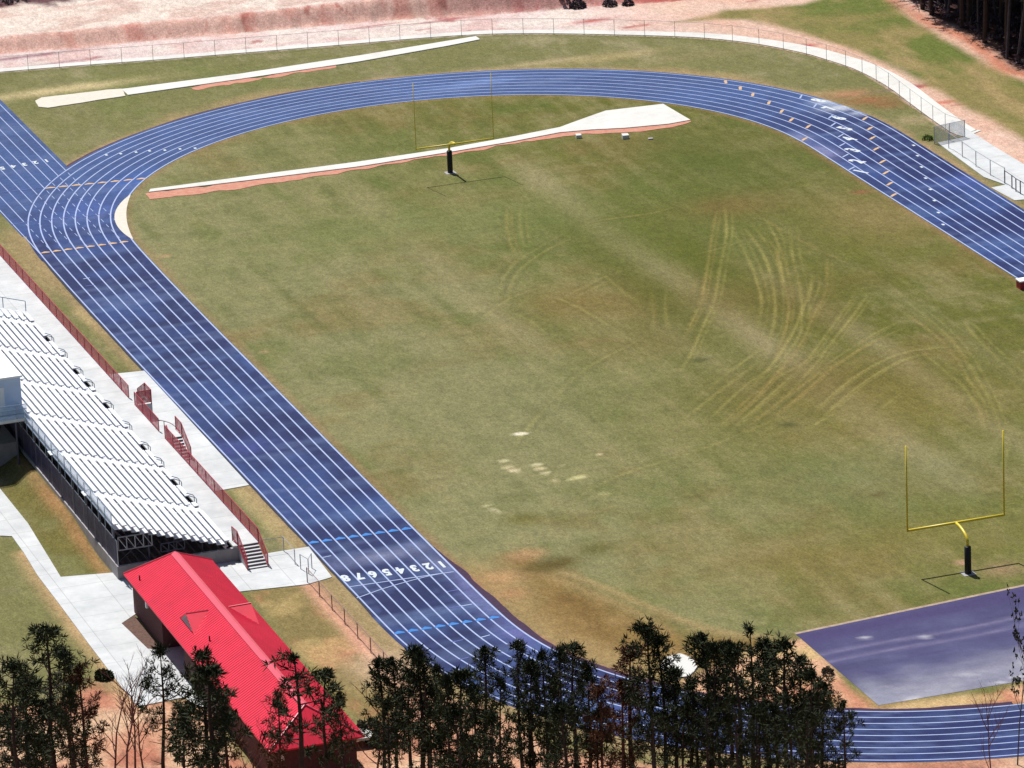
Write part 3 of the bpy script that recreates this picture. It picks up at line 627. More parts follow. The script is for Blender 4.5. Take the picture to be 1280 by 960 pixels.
def across(P0, P1, wd, name, mat, dash=None, z=.028, b=None):
    """mark across the lanes between two photo points"""
    m = b or MB(); a, c2 = np.array(G2(*P0)), np.array(G2(*P1))
    if dash is None: m.stripe([a+(c2-a)*t for t in np.linspace(0, 1, 9)], wd, z)
    else:
        n = 8
        for k in range(n):
            t0, t1 = (k+.12)/n, (k+.88)/n
            p, q = a+(c2-a)*t0, a+(c2-a)*t1
            d = (q-p)/np.linalg.norm(q-p); nn = np.array([-d[1], d[0]])
            m.add([(*(p-nn*wd*.25), z), (*(q-nn*wd*.25), z), (*(q+nn*wd*.25), z), (*((p+q)/2+nn*wd), z), (*(p+nn*wd*.25), z)], [(0, 1, 2, 3, 4)])
    return m if b else struct(m.build(name, mat))
across((436, 734), (567, 715), .12, 'finish_line', M['white_line'])
wf = MB(); wf.stripe(catmull(gp((446, 748), (460, 743), (475, 737.6), (491, 732.6), (505, 728.6), (521, 724.2), (539, 719.8), (553, 717.2)), 4), .10, .032)
struct(wf.build('curved_start_line', M['white_line']))
across((384, 680), (516.5, 660.5), .42, 'light_blue_zone_marks', M['cyan_paint'], dash=1)
across((491, 793), (626, 771.5), .42, 'light_blue_zone_marks', M['cyan_paint'], dash=1)
across((50, 317), (162, 302), .34, 'orange_zone_marks', M['orange_paint'], dash=1)
across((55, 236), (185, 223), .34, 'orange_zone_marks', M['orange_paint'], dash=1)
b1, b2 = MB(), MB()
for P0, P1, bb in (((576, 758), (590, 755.6), b1), ((600, 797.5), (612.5, 794), b1), ((559, 740), (573, 737.5), b2), ((561, 760), (576, 758.6), b2), ((565, 803), (579, 800), b2), ((574, 825), (586, 822), b2), ((402, 697.5), (414, 695), b1), ((14, 281), (40, 277), b2), ((56, 275), (130, 268), b2), ((0, 241), (52, 235), b2), ((104, 349), (112, 347.5), b1), ((107, 358), (118, 356.5), b2)):
    across(P0, P1, .12, '', None, b=bb)
struct(b1.build('lane_start_marks', M['white_line'])); struct(b2.build('faded_lane_marks', M['faint_paint']))
def lane_marks(name, mat, px, wd, skew=.5, depth=.30):
    """one slanted dash in each lane"""
    m = MB()
    for a, b in px:
        j, l = lane_at(a, b); l = math.floor(max(0, min(7.9, l)))
        p = IN3[j]+NRM[j]*WID[j]*(l+.12)/8; q = IN3[(j+int(skew*2)) % len(IN3)]+NRM[j]*WID[j]*(l+.88)/8
        m.stripe([p, q], wd, .028)
        t = np.array([-NRM[j][1], NRM[j][0]]); c2 = (p+q)/2
        m.add([(*(c2-NRM[j]*.22), .0285), (*(c2+NRM[j]*.22), .0285), (*(c2+t*depth+NRM[j]*.1), .0285)], [(0, 1, 2)])
    return struct(m.build(name, mat))
lane_marks('orange_stagger_marks', M['orange_paint'], [(912, 101), (931, 110), (952, 119), (969, 129), (985, 139), (997, 150), (1007, 161), (1012, 175)], .24)
lane_marks('orange_stagger_marks', M['orange_paint'], [(1085, 148), (1092, 162), (1099, 174), (1102, 188), (1107, 202), (1112, 216), (1117, 231), (1121, 244)], .24)
lane_marks('white_stagger_lines', M['white_line'], [(1008, 123), (1022, 134), (1036, 147), (1045, 157), (1050, 170), (1054, 182), (1060, 196), (1067, 212)], .16, depth=.1)
dots = MB()
for a, b in ((133, 194), (151, 192.5), (170, 190.5), (187, 189), (206, 188), (225, 186.5), (244, 185.5), (1142, 182), (1147, 195), (1152, 209), (1157, 223), (1163, 237), (1168, 251), (1173, 266), (1179, 281)):
    x, y = G2(a, b); dots.slab([(x-.11, y-.2), (x+.11, y-.2), (x+.11, y+.2), (x-.11, y+.2)], .016, .028)
struct(dots.build('white_hurdle_dots', M['white_paint']))

def digits(name, items, mat, h, wx, rot):
    """painted numerals lying on the track, joined per set"""
    m = MB()
    for ch_, (a, b) in items:
        cu = bpy.data.curves.new('n', 'FONT'); cu.body = ch_; cu.align_x = 'CENTER'; cu.align_y = 'CENTER'; cu.size = 1.0; cu.offset = .05; cu.resolution_u = 3
        ob = bpy.data.objects.new('n', cu); col.objects.link(ob)
        dg = bpy.context.evaluated_depsgraph_get(); me = bpy.data.meshes.new_from_object(ob.evaluated_get(dg))
        x, y = G2(a, b); c, s = math.cos(rot), math.sin(rot)
        vs = []
        for v in me.vertices:
            u, t = v.co.x*wx/.6, v.co.y*h/.72
            vs.append((x+u*c-t*s, y+u*s+t*c, .0285))
        m.add(vs, [tuple(p.vertices) for p in me.polygons])
        bpy.data.objects.remove(ob); bpy.data.curves.remove(cu); bpy.data.meshes.remove(me)
    return struct(m.build(name, mat))
digits('lane_numbers', [(str(8-k), (431.5+k*(552-431.5)/7, 722.8-k*(722.8-705.5)/7)) for k in range(8)], M['white_paint'], 1.2, .62, math.pi)
st_px = [(1077, 215), (1072, 202), (1067, 188), (1062, 174), (1057, 161), (1049, 148), (1038, 136), (1024, 126)]
digits('lane_numbers', [(str(k+1), st_px[k]) for k in range(8)], M['white_paint'], 1.5, .78, math.radians(28))
digits('lane_numbers', [(str(k+1), (58-k*13.8, 201+k*2.35)) for k in range(8)], M['white_paint'], .85, .5, math.pi)

# ------------------------------------------------------------------ sand, runways, slabs, paths
M['sand'] = material('pale_sand', alb(252, 242, 224), .95, .08, 2.0, bump=.2)
M['clay'] = material('red_clay', alb(222, 138, 116), .95, .25, 2.0, bump=.3, color2=alb(240, 180, 150))
def rough(pts, amp, seed, step=.6):
    """wear a polygon's edge into an uneven line"""
    P = np.array(list(pts)+[pts[0]], float); out = []
    for a, b in zip(P[:-1], P[1:]):
        n = max(1, int(np.hypot(*(b-a))/step))
        for k in range(n): out.append(a+(b-a)*k/n)
    out = np.array(out); i = np.arange(len(out))
    out[:, 0] += (fbm(i*1.0, i*0+seed, 3.0, seed)-.5)*amp; out[:, 1] += (fbm(i*1.0, i*0+seed+9, 2.5, seed+3)-.5)*amp*1.6
    return [tuple(p) for p in out]
def slab(name, pts, z0, z1, mat): return struct(MB().slab([tuple(p) for p in pts], z0, z1).build(name, mat))
# sand washed onto the bend
j0 = [lane_at(a, b)[0] for a, b in ((160, 245), (162, 300))]
ss = sorted(j0); idx = list(range(ss[0], ss[1]+1)); tt = np.linspace(0, 1, len(idx)); bul = np.sin(np.pi*tt)**.8
sd = MB().ribbon(IN3[idx]-NRM[idx]*(.10+.25*bul)[:, None], IN3[idx]+NRM[idx]*(-.06+.72*bul)[:, None], .030); struct(sd.build('spilled_sand', M['sand']))
# infield jump runway and its apron
rw_t = [(188, 237.5), (260, 228), (350, 216), (450, 203), (560, 186.5), (640, 172), (700, 160)]
rw_b = [(700, 166.5), (640, 178), (560, 191.5), (450, 209), (350, 221.5), (260, 232.5), (186, 241)]
RW = gp(*rw_t)+gp((730, 149), (757, 139.5), (829, 131), (863, 151), (835, 156), (781, 161), (740, 163))+gp(*rw_b)
slab('jump_runway', RW, -.05, .10, M['concrete_bright'])
cbk = gp((183, 241), (186, 249.5), (240, 244), (300, 236), (360, 226), (450, 212), (560, 194), (640, 180.5), (700, 170.5), (760, 166), (800, 164), (840, 159), (866, 153), (862, 149), (800, 156), (700, 163), (560, 187), (450, 205), (300, 228))
slab('clay_edge', rough(cbk, .7, 3), -.05, .03, M['clay'])
slab('far_runway', gp((152, 112.2), (300, 93), (450, 70), (595, 46), (600, 50), (560, 58), (450, 77.5), (300, 99.5), (160, 119.5)), -.05, .08, M['concrete_bright'])
slab('far_sand_pit', rough(gp((44, 127), (52, 123), (90, 118), (152, 111.5), (157, 120.5), (100, 129.5), (60, 135), (48, 134)), .35, 7), -.05, .07, M['sand'])
slab('clay_edge', rough(gp((236, 110), (270, 104.5), (330, 95.5), (420, 82), (420, 84), (330, 99), (280, 107), (246, 113)), .9, 5), -.05, .02, M['clay'])
# path beyond the fence
FT = [np.array(p) for p in FENCE]
fn = []
for i in range(len(FT)):
    t = FT[min(i+1, len(FT)-1)]-FT[max(i-1, 0)]; t /= np.linalg.norm(t); fn.append(np.array([-t[1], t[0]]))
wdt = np.interp([p[0] for p in FT], [-30, 10, 28, 38, 43], [1.15, 1.2, 1.35, 1.75, 2.3])
left = [p+n*.18*1 for p, n in zip(FT, fn)]; right = [p+n*(.18+wq) for p, n, wq in zip(FT, fn, wdt)]
pth = MB().ribbon(left, right, .05)
struct(pth.build('footpath', M['concrete_bright']))
slab('footpath', gp((1206, 172), (1172, 179), (1196, 197), (1230, 222), (1258, 232), (1300, 256), (1420, 330), (1420, 280), (1280, 206), (1240, 182), (1190, 150), (1186, 158)), -.05, .06, M['concrete'])
slab('track_apron', gp((1239, 235), (1257, 231.5), (1290, 249), (1268, 251)), -.05, .05, M['concrete'])
# grandstand approach slabs
slab('stand_apron', [(-42.71, 13.6)]+gp((180.5, 464), (311.5, 607))+[(-42.71, -15.8)], -.05, .05, M['concrete'])
slab('stair_apron', gp((240, 700), (271, 700), (301, 703), (336, 692), (386, 684), (415, 722), (384, 731), (301, 740), (262, 745)), -.05, .05, M['concrete'])
slab('side_walk', gp((-60, 545), (0, 611.5), (35, 655), (76, 722), (150, 716), (170, 740), (170, 768), (152, 780), (185, 812), (202, 812), (264, 884), (240, 884), (232, 872), (172, 884), (150, 857), (112, 807), (75, 757), (47, 720), (30, 692), (15, 671), (-60, 668)), -.05, .06, M['concrete'])
slab('mulch_bed', gp((152, 780), (168, 770), (205, 815), (185, 812)), -.05, .05, material('mulch', (.10, .055, .04), .95, .4, 5.0, bump=.5))
slab('throwing_pad', gp((824, 834), (834, 822), (850, 818), (866, 824), (872, 836), (862, 846), (840, 850)), -.05, .09, M['concrete_bright'])
# high-jump apron
asph = bpy.data.materials.new('asphalt_apron')
def apron_color(P):
    x, y = P[..., 0], P[..., 1]; A = lambda r, g, b: np.array(alb(r, g, b))
    def mix(c, c2, m): return c*(1-m[..., None])+np.asarray(c2)*m[..., None]
    n1 = fbm(x, y, 4, 301); n2 = fbm(x, y, 1.1, 302)
    c = np.zeros(x.shape+(3,))+A(76, 72, 118); c = mix(c, A(94, 94, 136), sst(.4, .7, n1)*.8); c = mix(c, A(64, 62, 104), sst(.5, .7, fbm(x*.3, y*1.6, 2, 303))*.6)
    top = np.interp(x, [-14.4, 2.8, 30], [-59.55, -58.0, -55.5]); d = top-y          # metres from the far edge
    c = mix(c, A(70, 58, 112), np.exp(-((d-1.0)/1.5)**2)*.9)
    for dc, am in ((4.2, .6), (5.6, .55)):
        c = mix(c, A(150, 140, 176), np.exp(-((d-dc-.04*(x+14)+.2*np.sin(x*.4))/.28)**2)*am*(.3+n2))
    for dc in (7.5, 9.8):
        c = mix(c, A(74, 66, 118), np.exp(-((d-dc)/.12)**2)*.7)
    c = mix(c, A(170, 168, 182), sst(8.6, 13.0, d+(n1-.5)*4)*(.35+.9*fbm(x*.5, y*1.5, 1.2, 304))); c = mix(c, A(214, 210, 216), sst(11.0, 13.4, d+(n2-.5)*3)*sst(.52, .7, fbm(x*.6, y*1.6, .9, 305)))
    c = mix(c, A(150, 150, 170), np.exp(-((x+13.6)/.8)**2)*sst(7, 12, d)*.8)
    for a, b in ((1078, 798), (1154, 797)):
        q = G2(a, b); c = mix(c, A(240, 236, 240), np.clip(np.exp(-(((x-q[0])/.24)**2+((y-q[1])/.22)**2))*1.1, 0, 1))
    return np.clip(c, .004, .9)
M['apron'] = painted_material('worn_asphalt', .8, .25, fine=((1.6, .15), (6.0, .15)), bump=.2, bscale=20)
tL = np.array([np.array(G2(995, 793))+(np.array(G2(1280, 733))-np.array(G2(995, 793)))*t for t in np.linspace(0, 1.9, 50)])
bL = np.array([np.array(G2(1098, 882))+(np.array(G2(1280, 851))-np.array(G2(1098, 882)))*t for t in np.linspace(0, 2.6, 50)])
pe = MB().ribbon(tL+np.array([0, .30]), tL-np.array([0, .02]), .012); struct(pe.build('apron_edge', material('pale_edge', alb(196, 170, 146), .9, .35, 2.0)))
strip_surface('jump_apron', bL, tL, .016, 40, M['apron'], apron_color, False)
# ------------------------------------------------------------------ goal posts
def goal_post(label, bx, by, cy, hw, side, up, rp, rb):
    t = thing('goal_post', label, 'goal post', (bx, by, 0), 'goal posts on the field')
    zc = 3.05
    MB().tube([(bx, by, .02), (bx, by, .06), (bx, by, 1.95), (bx, by, 1.99)], [.21, .235, .235, .19], 14).build('post_pad', M['pad'], t, True)
    MB().box(bx-.45, bx+.45, by-.45, by+.45, -.1, .03).build('base_plate', M['concrete_wall'], t)
    pts = [(bx, by, 1.9), (bx, by, 2.25)]
    for k in range(1, 9):
        a = k/8*math.pi/2; pts.append((bx, by+(cy-by)*(1-math.cos(a)), 2.25+(zc-.02-2.25)*math.sin(a)))
    MB().tube(pts, .10, 10).build('gooseneck', M['yellow'], t, True)
    MB().tube([(bx-hw, cy, zc), (bx+hw, cy, zc)], rb, 10).build('crossbar', M['yellow'], t, True)
    for s in (-1, 1):
        MB().tube([(bx+s*hw, cy, zc-.08), (bx+s*hw, cy, zc+up)], rp, 8).build('upright', M['yellow'], t, True)
    return t
goal_post('yellow goal post on a black padded stem beside the dark jump apron', .36, -54.16, -52.25, 3.58, 1, 6.1, .06, .09)
goal_post('yellow goal post on a black padded stem in front of the white infield runway', -.63, 53.28, 51.6, 3.5, -1, 5.8, .032, .06)

# ------------------------------------------------------------------ grandstand
DZ = 1.15; XF = -42.62; XB = -52.85; Y0 = -30.1; Y1 = 27.0
NR = 14; ROWX = lambda i: -44.75-.6*i; ROWZ = lambda i: 1.62+.19*i
aisles = [24.0, 14.6, 5.3, -4.0, -13.4, -22.8]
stand = thing('grandstand', 'long white bleacher stand with red front railings beside the blue track', 'grandstand', (-48, 0, 0))
MB().box(XF-1.9, XF, Y0, 60, DZ-.14, DZ).build('front_deck', M['concrete'], stand)
MB().box(-75, XF-1.9, Y1+.8, 60, DZ-.2, DZ-.004).build('far_deck', M['concrete'], stand)
fw = MB(); fw.box(XB, XF-.1, Y0, Y0+.25, -.2, DZ-.16); fw.box(XB, XB+.25, Y0+.25, Y1+.5, -.2, 1.0); fw.box(XF-.35, XF-.1, Y0+.25, 60, -.2, DZ-.16)
fw.build('foundation_wall', M['concrete_wall'], stand)
MB().box(XB+.25, XF-1.5, Y0+.25, Y1+.5, -.1, .35).build('gravel_floor', M['gravel'], stand)
edges = [Y1]+aisles+[Y0+.1]; AW = .5
segs = [(edges[k]-(AW if k > 0 else 0), edges[k+1]+(AW if k < len(aisles) else 0)) for k in range(len(edges)-1)]
hook_y = [19.6, 15.5, 10.75, 7.4, 1.9, -3.35, -8.45, -12.1, -16.8, -20.7]
for i in range(NR):
    x, z = ROWX(i), ROWZ(i)
    for a, b in segs:
        cuts = [(a, b)]
        if i == 0:                                  # the front bench is broken by entry gaps
            cuts = []; cur = a
            for h in sorted(hook_y, reverse=True):
                if b+.9 < h < a-.9: cuts.append((cur, h+.75)); cur = h-.75
            cuts.append((cur, b))
        for p, q in cuts:
            if p-q > .5:
                m = MB(); m.box(x-.32, x, q, p, z-.075, z)
                y = p-.9
                while y > q+.3: m.box(x-.20, x-.10, y-.03, y+.03, z-.34, z-.074); y -= 1.83
                m.build('seat', M['aluminium'], stand)
    fb = MB(); zf = z-.41 if i else z-.43
    if i: fb.box(x-.06, x+.285, segs[-1][1], Y1, zf-.04, zf)
    fb.box(x-.28, x-.09, segs[-1][1], Y1, zf-.03, zf+.002)
    fb.build('footboard', M['aluminium'], stand)
for y in aisles:
    m = MB()
    for i in range(NR):
        x, z = ROWX(i), ROWZ(i); m.box(x-.33, x+.02, y-AW+.04, y+AW-.04, z-.21, z-.14); m.box(x-.63, x-.325, y-AW+.04, y+AW-.04, z-.14, z-.075)
    m.build('aisle_steps', M['aluminium'], stand)
for y in hook_y:
    x0 = ROWX(0)+.22
    for yy in (y-.3, y+.3):
        m = MB(); m.tube([(x0, yy, DZ), (x0, yy, DZ+.5), (x0-.1, yy, DZ+.62), (x0-.55, yy, DZ+.82)], .032, 6)
        m.build('entry_handrail', M['alu_rail'], stand)
# rear and end guard rails
g = MB(); xr = ROWX(NR-1)-.45; zt = ROWZ(NR-1)
y = Y0+.15; posts = []
while y < Y1+.1: posts.append(y); y += 1.83
for y in posts: g.tube([(xr, y, zt-1.0), (xr, y, zt+.72)], .028, 6)
for zz in (zt+.72, zt+.3, zt-.15): g.tube([(xr, Y0+.15, zz), (xr, Y1, zz)], .024, 6)
g.build('rear_guardrail', M['alu_rail'], stand)
MB().quad((xr+.03, Y0+.15, zt-.3), (xr+.03, Y1, zt-.3), (xr+.03, Y1, zt+.68), (xr+.03, Y0+.15, zt+.68)).build('guardrail_mesh', mesh_fabric('pale_mesh', (.62, .68, .76), .55), stand)
g = MB()
for i in range(0, NR, 3): g.tube([(ROWX(i), Y1+.2, ROWZ(i)-.5), (ROWX(i), Y1+.2, ROWZ(i)+.8)], .035, 6)
g.tube([(ROWX(0), Y1+.2, ROWZ(0)+.8), (ROWX(NR-1), Y1+.2, ROWZ(NR-1)+.8)], .03, 6); g.build('end_guardrail', M['alu_rail'], stand)
# steel under the benches
k = 0
for y in np.arange(Y0+.7, Y1, 3.66):
    m = MB(); xb, xf = ROWX(NR-1)-.2, ROWX(0)
    zsl = lambda xx: ROWZ(0)-.62+(xf-xx)*.19/.6
    m.tube([(xf, y, zsl(xf)), (xb, y, zsl(xb))], .055, 6)
    for xx in (xb, xb+2.4, xb+4.2, xf-1.8): m.tube([(xx, y, .35), (xx, y, zsl(xx))], .05, 6)
    m.tube([(xb, y, .9), (xb+2.4, y, zsl(xb+2.4))], .03, 5); m.tube([(xb+2.4, y, .9), (xb, y, zsl(xb)-.1)], .03, 5)
    m.build('support_frame', M['steel_dark'], stand)
def truss(P, Q, h, nb):
    m = MB(); P, Q = Vector(P), Vector(Q); d = Vector((0, 0, -h))
    m.tube([P, Q], .045, 6); m.tube([P+d, Q+d], .045, 6)
    for k in range(nb+1):
        a = P.lerp(Q, k/nb); m.tube([a, a+d], .035, 5)
        if k < nb: m.tube([a, P.lerp(Q, (k+1)/nb)+d], .03, 5)
    return m
truss((-52.6, Y0+.3, 3.0), (-50.2, Y0+.3, 3.0), .95, 4).build('end_truss', M['grey_post'], stand)
truss((-49.6, Y0+.3, 2.05), (-47.9, Y0+.3, 2.05), .6, 3).build('end_truss', M['steel_dark'], stand)
# screen on the rear wall
m = MB(); y = Y0+.15; ps = []
while y < Y1: ps.append(y); y += 3.0
for y in ps: m.tube([(XB+.12, y, .95), (XB+.12, y, 2.82)], .035, 6)
m.tube([(XB+.12, Y0+.15, 2.8), (XB+.12, Y1, 2.8)], .03, 6); m.build('rear_screen_frame', M['grey_post'], stand)
MB().quad((XB+.09, Y0+.15, 1.0), (XB+.09, Y1, 1.0), (XB+.09, Y1, 2.78), (XB+.09, Y0+.15, 2.78)).build('rear_screen', M['dark_mesh'], stand)
# red railing along the deck
def red_rail(pts, name='front_railing', h=1.05, step=2.2, fill=True):
    """posts, rails and infill along a 3-D line of the deck edge"""
    m = MB(); P = [Vector(p) for p in pts]
    for a, b in zip(P[:-1], P[1:]):
        L = (b-a).length; n = max(1, round(L/step))
        for k in range(n+1):
            q = a.lerp(b, k/n); m.tube([q+Vector((0, 0, -.1)), q+Vector((0, 0, h))], .035, 6)
    up = Vector((0, 0, 1))
    for hh in (h, .12): m.tube([p+up*hh for p in P], .028, 6)
    o = m.build(name, M['red_paint'], stand)
    if fill:
        q = MB()
        for a, b in zip(P[:-1], P[1:]): q.quad(a+up*.1, b+up*.1, b+up*(h-.03), a+up*(h-.03))
        f = q.build('railing_mesh', M['red_mesh'], o); f.location = (0, 0, 0)
    return o
xr2 = XF-.06
red_rail([(xr2, 58, DZ), (xr2, 4.0, DZ)])
red_rail([(xr2, 2.3, DZ), (xr2, -4.4, DZ)])
red_rail([(xr2, -6.1, DZ), (xr2, Y0, DZ), (xr2, Y0-2.15, .0)])
red_rail([(XF-1.62, Y0+1.1, DZ), (XF-1.55, Y0, DZ), (XF-1.55, Y0-2.15, .0)], 'stair_railing')
def flight(x0, x1, ya, yb, ztop, n, name='stairs'):
    """treads from ya (top) to yb (bottom)"""
    m = MB(); d = (yb-ya)/n; r = ztop/(n+1)
    for k in range(n):
        a, b = ya+d*k, ya+d*(k+1); m.box(x0, x1, min(a, b), max(a, b), -.02, ztop-r*(k+1))
    return m.build(name, M['concrete'], stand)
def risers(x0, x1, ya, yb, ztop, n):
    m = MB(); d = (yb-ya)/n; r = ztop/(n+1); s = 1 if d > 0 else -1
    for k in range(n+1):
        a = ya+d*k; m.box(x0+.02, x1-.02, min(a, a+s*.02)+s*.002, max(a, a+s*.02)+s*.002, ztop-r*(k+1)+.01, ztop-r*k-.035)
    return m.build('risers', material('riser_grey', (.13, .10, .13), .8, .2, 3.0), stand)
flight(XF-1.5, XF-.1, Y0, Y0-2.1, DZ, 7); risers(XF-1.5, XF-.1, Y0, Y0-2.1, DZ, 7)
# two side stairs dropping from the deck to the track apron
MB().box(XF, XF+1.25, -6.1, -4.4, -.02, DZ-.003).build('stair_landing', M['concrete'], stand)
flight(XF+.02, XF+1.2, -6.1, -8.4, DZ, 7); risers(XF+.02, XF+1.2, -6.1, -8.4, DZ, 7)
red_rail([(XF+1.22, -4.45, DZ), (XF+1.22, -6.1, DZ), (XF+1.22, -8.4, 0)], 'stair_railing')
red_rail([(XF+.08, -6.1, DZ), (XF+.08, -8.4, 0)], 'stair_railing')
MB().box(XF, XF+1.25, 2.3-.1, 4.0, -.02, DZ-.003).build('stair_landing', M['concrete'], stand)
flight(XF+.02, XF+1.2, 4.0, 6.3, DZ, 7); risers(XF+.02, XF+1.2, 4.0, 6.3, DZ, 7)
red_rail([(XF+1.22, 2.25, DZ), (XF+1.22, 4.0, DZ), (XF+1.22, 6.3, 0)], 'stair_railing')
red_rail([(XF+.08, 2.2, DZ), (XF+1.2, 2.2, DZ)], 'stair_railing')
m = MB(); arc = catmull([(XF+.05, -1.2, 1.0), (XF+.75, -1.5, 1.02), (XF+1.35, -2.6, 1.02), (XF+1.5, -4.3, 1.0)], 5)
m.tube(arc, .03, 6); [m.tube([(p[0], p[1], 0), tuple(p)], .03, 6) for p in (arc[0], arc[7], arc[-1])]
tag(m.build('curved_handrail', M['rust_post']), 'thin curved handrail standing on the concrete apron between two red stairs', 'handrail')

# ------------------------------------------------------------------ press box behind the stand
PX1, PYN, PZ, PR = -52.72, -4.0, 4.15, 6.85
pb = thing('press_box', 'pale blue press box with a flat white roof at the back of the bleachers', 'press box', (-56, 0, 0))
pw = MB(); pw.box(-61, PX1, PYN, 11, PZ, PR); pw.build('wall', M['press_wall'], pb)
MB().box(-61.2, PX1+.12, PYN-.15, 11.2, PR, PR+.14).build('roof', M['press_roof'], pb)
MB().box(-61.2, PX1+.1, PYN-1.5, PYN, PZ-.22, PZ-.003).build('balcony_deck', M['press_roof'], pb)
m = MB()
for x in np.arange(-61, PX1, 1.5): m.tube([(x, PYN-1.42, PZ), (x, PYN-1.42, PZ+1.05)], .03, 6)
for zz in (.35, .7, 1.05): m.tube([(-61.1, PYN-1.42, PZ+zz), (PX1, PYN-1.42, PZ+zz)], .03, 6)
m.tube([(PX1, PYN-1.42, PZ+1.05), (PX1, PYN, PZ+1.05)], .03, 6); m.build('balcony_railing', M['alu_rail'], pb)
MB().quad((-61.1, PYN-1.40, PZ+.05), (PX1, PYN-1.40, PZ+.05), (PX1, PYN-1.40, PZ+1.0), (-61.1, PYN-1.40, PZ+1.0)).build('balcony_mesh', mesh_fabric('blue_mesh', (.36, .50, .66), .5), pb)
d = MB().box(-54.9, -54.0, PYN-.03, PYN-.002, PZ, PZ+2.05).build('door', M['press_roof'], pb)
MB().box(-57.2, -55.6, PYN-.03, PYN-.002, PZ+1.0, PZ+2.0).build('window', M['glass'], pb)
MB().box(PX1+.002, PX1+.03, PYN+.8, 10, PZ+1.0, PZ+2.0).build('window', M['glass'], pb)
m = MB()
for x in (-60.8, -58, -55.6, -53.6):
    for y in (PYN-1.3, 0, 5, 10.6): m.tube([(x, y, -.1), (x, y, PZ-.1)], .08, 8)
m.build('support_posts', M['steel_dark'], pb)
MB().box(-61, -53.2, -3.6, 3, -.1, 1.75).build('block_base', M['concrete_wall'], pb)
m = MB()
for p, q in (((-53.7, -1.2, PR+.14), .9), ((-53.5, .2, PR+.14), .7)): m.tube([p, (p[0], p[1], p[2]+q)], .035, 6)
m.build('roof_mast', M['alu_rail'], pb)

# ------------------------------------------------------------------ field house
EX0, EX1, EY0, EY1, EZ = -53.95, -47.70, -70.45, -36.15, 2.75
RXc, RZ, RY0, RY1 = (EX0+EX1)/2, 4.55, -68.2, -38.35
fh = thing('field_house', 'low brick building with a bright red metal roof below the bleachers', 'building', (RXc, -53, 0))
WX0, WX1, WY0, WY1 = EX0+.45, EX1-.45, EY0+.5, EY1-.5
wl = MB()
wl.slab([(WX0, WY1), (WX0, -44.0), (WX0+1.6, -44.0), (WX0+1.6, -49.5), (WX0, -49.5), (WX0, WY0), (WX1, WY0), (WX1, WY1)], -.1, EZ-.02)
wall = wl.build('wall', M['brick'], fh)
MB().box(WX0-.35, WX0+1.55, -49.45, -44.05, -.05, .07).build('porch_floor', M['concrete'], fh)
dd = MB().box(WX0+1.55, WX0+1.597, -47.3, -46.3, .07, 2.15).build('door', M['door'], fh)
MB().tube([(WX0+1.5, -46.42, 1.0), (WX0+1.5, -46.42, 1.2)], .03, 6).build('handle', M['grey_post'], dd).location = (0, 0, 0)
MB().box(WX0+.08, WX0+.28, -49.3, -49.1, .07, EZ-.1).build('porch_column', M['brick'], fh)
# roof with standing seams
rf = MB(); A_, B_, C_, D_ = (EX0, EY0, EZ), (EX0, EY1, EZ), (EX1, EY1, EZ), (EX1, EY0, EZ); R0, R1 = (RXc, RY0, RZ), (RXc, RY1, RZ)
th = .10; low = lambda p: (p[0], p[1], p[2]-th)
rf.add([A_, B_, R1, R0], [(0, 1, 2, 3)]); rf.add([C_, D_, R0, R1], [(0, 1, 2, 3)]); rf.add([B_, C_, R1], [(0, 1, 2)]); rf.add([D_, A_, R0], [(0, 1, 2)])
for p, q in ((A_, B_), (B_, C_), (C_, D_), (D_, A_)): rf.add([p, q, low(q), low(p)], [(0, 1, 2, 3)])
rf.add([low(A_), low(B_), low(C_), low(D_)], [(0, 1, 2, 3)])
y = EY0+.3
while y < EY1:
    t = 1.0
    if y < RY0: t = (y-EY0)/(RY0-EY0)
    if y > RY1: t = (EY1-y)/(EY1-RY1)
    for ex in (EX0, EX1):
        tx, tz = ex+(RXc-ex)*t, EZ+(RZ-EZ)*t
        rf.add([(ex, y-.02, EZ+.002), (ex, y+.02, EZ+.002), (tx, y+.02, tz+.002), (tx, y-.02, tz+.002), (ex, y-.012, EZ+.022), (ex, y+.012, EZ+.022), (tx, y+.012, tz+.022), (tx, y-.012, tz+.022)],
               [(4, 5, 6, 7), (0, 4, 7, 3), (1, 2, 6, 5), (0, 1, 5, 4)])
    y += .30
x = EX0+.3
while x < EX1:
    t = 1-abs(x-RXc)/(EX1-RXc)
    for ey, ry in ((EY0, RY0), (EY1, RY1)):
        ty, tz = ey+(ry-ey)*t, EZ+(RZ-EZ)*t
        rf.add([(x-.02, ey, EZ+.002), (x+.02, ey, EZ+.002), (x+.02, ty, tz+.002), (x-.02, ty, tz+.002), (x-.012, ey, EZ+.022), (x+.012, ey, EZ+.022), (x+.012, ty, tz+.022), (x-.012, ty, tz+.022)],
               [(4, 5, 6, 7), (0, 4, 7, 3), (1, 2, 6, 5)])
    x += .30
roof = rf.build('roof', M['roof'], fh)
def kid(mb, name, mat): o = mb.build(name, mat, roof); o.location = (0, 0, 0); return o
rc = MB(); wdc = .28; sl = (RZ-EZ)/(RXc-EX0)
rc.add([(RXc-wdc, RY0, RZ-wdc*sl+.06), (RXc-wdc, RY1, RZ-wdc*sl+.06), (RXc, RY1, RZ+.075), (RXc, RY0, RZ+.075), (RXc+wdc, RY0, RZ-wdc*sl+.06), (RXc+wdc, RY1, RZ-wdc*sl+.06)], [(0, 1, 2, 3), (3, 2, 5, 4)])
for (cx, cy) in ((EX0, EY0), (EX1, EY0), (EX0, EY1), (EX1, EY1)):
    ry = RY0 if cy == EY0 else RY1; rc.tube([(cx, cy, EZ+.03), (RXc, ry, RZ+.03)], .05, 6)
kid(rc, 'ridge_cap', M['ridge'])
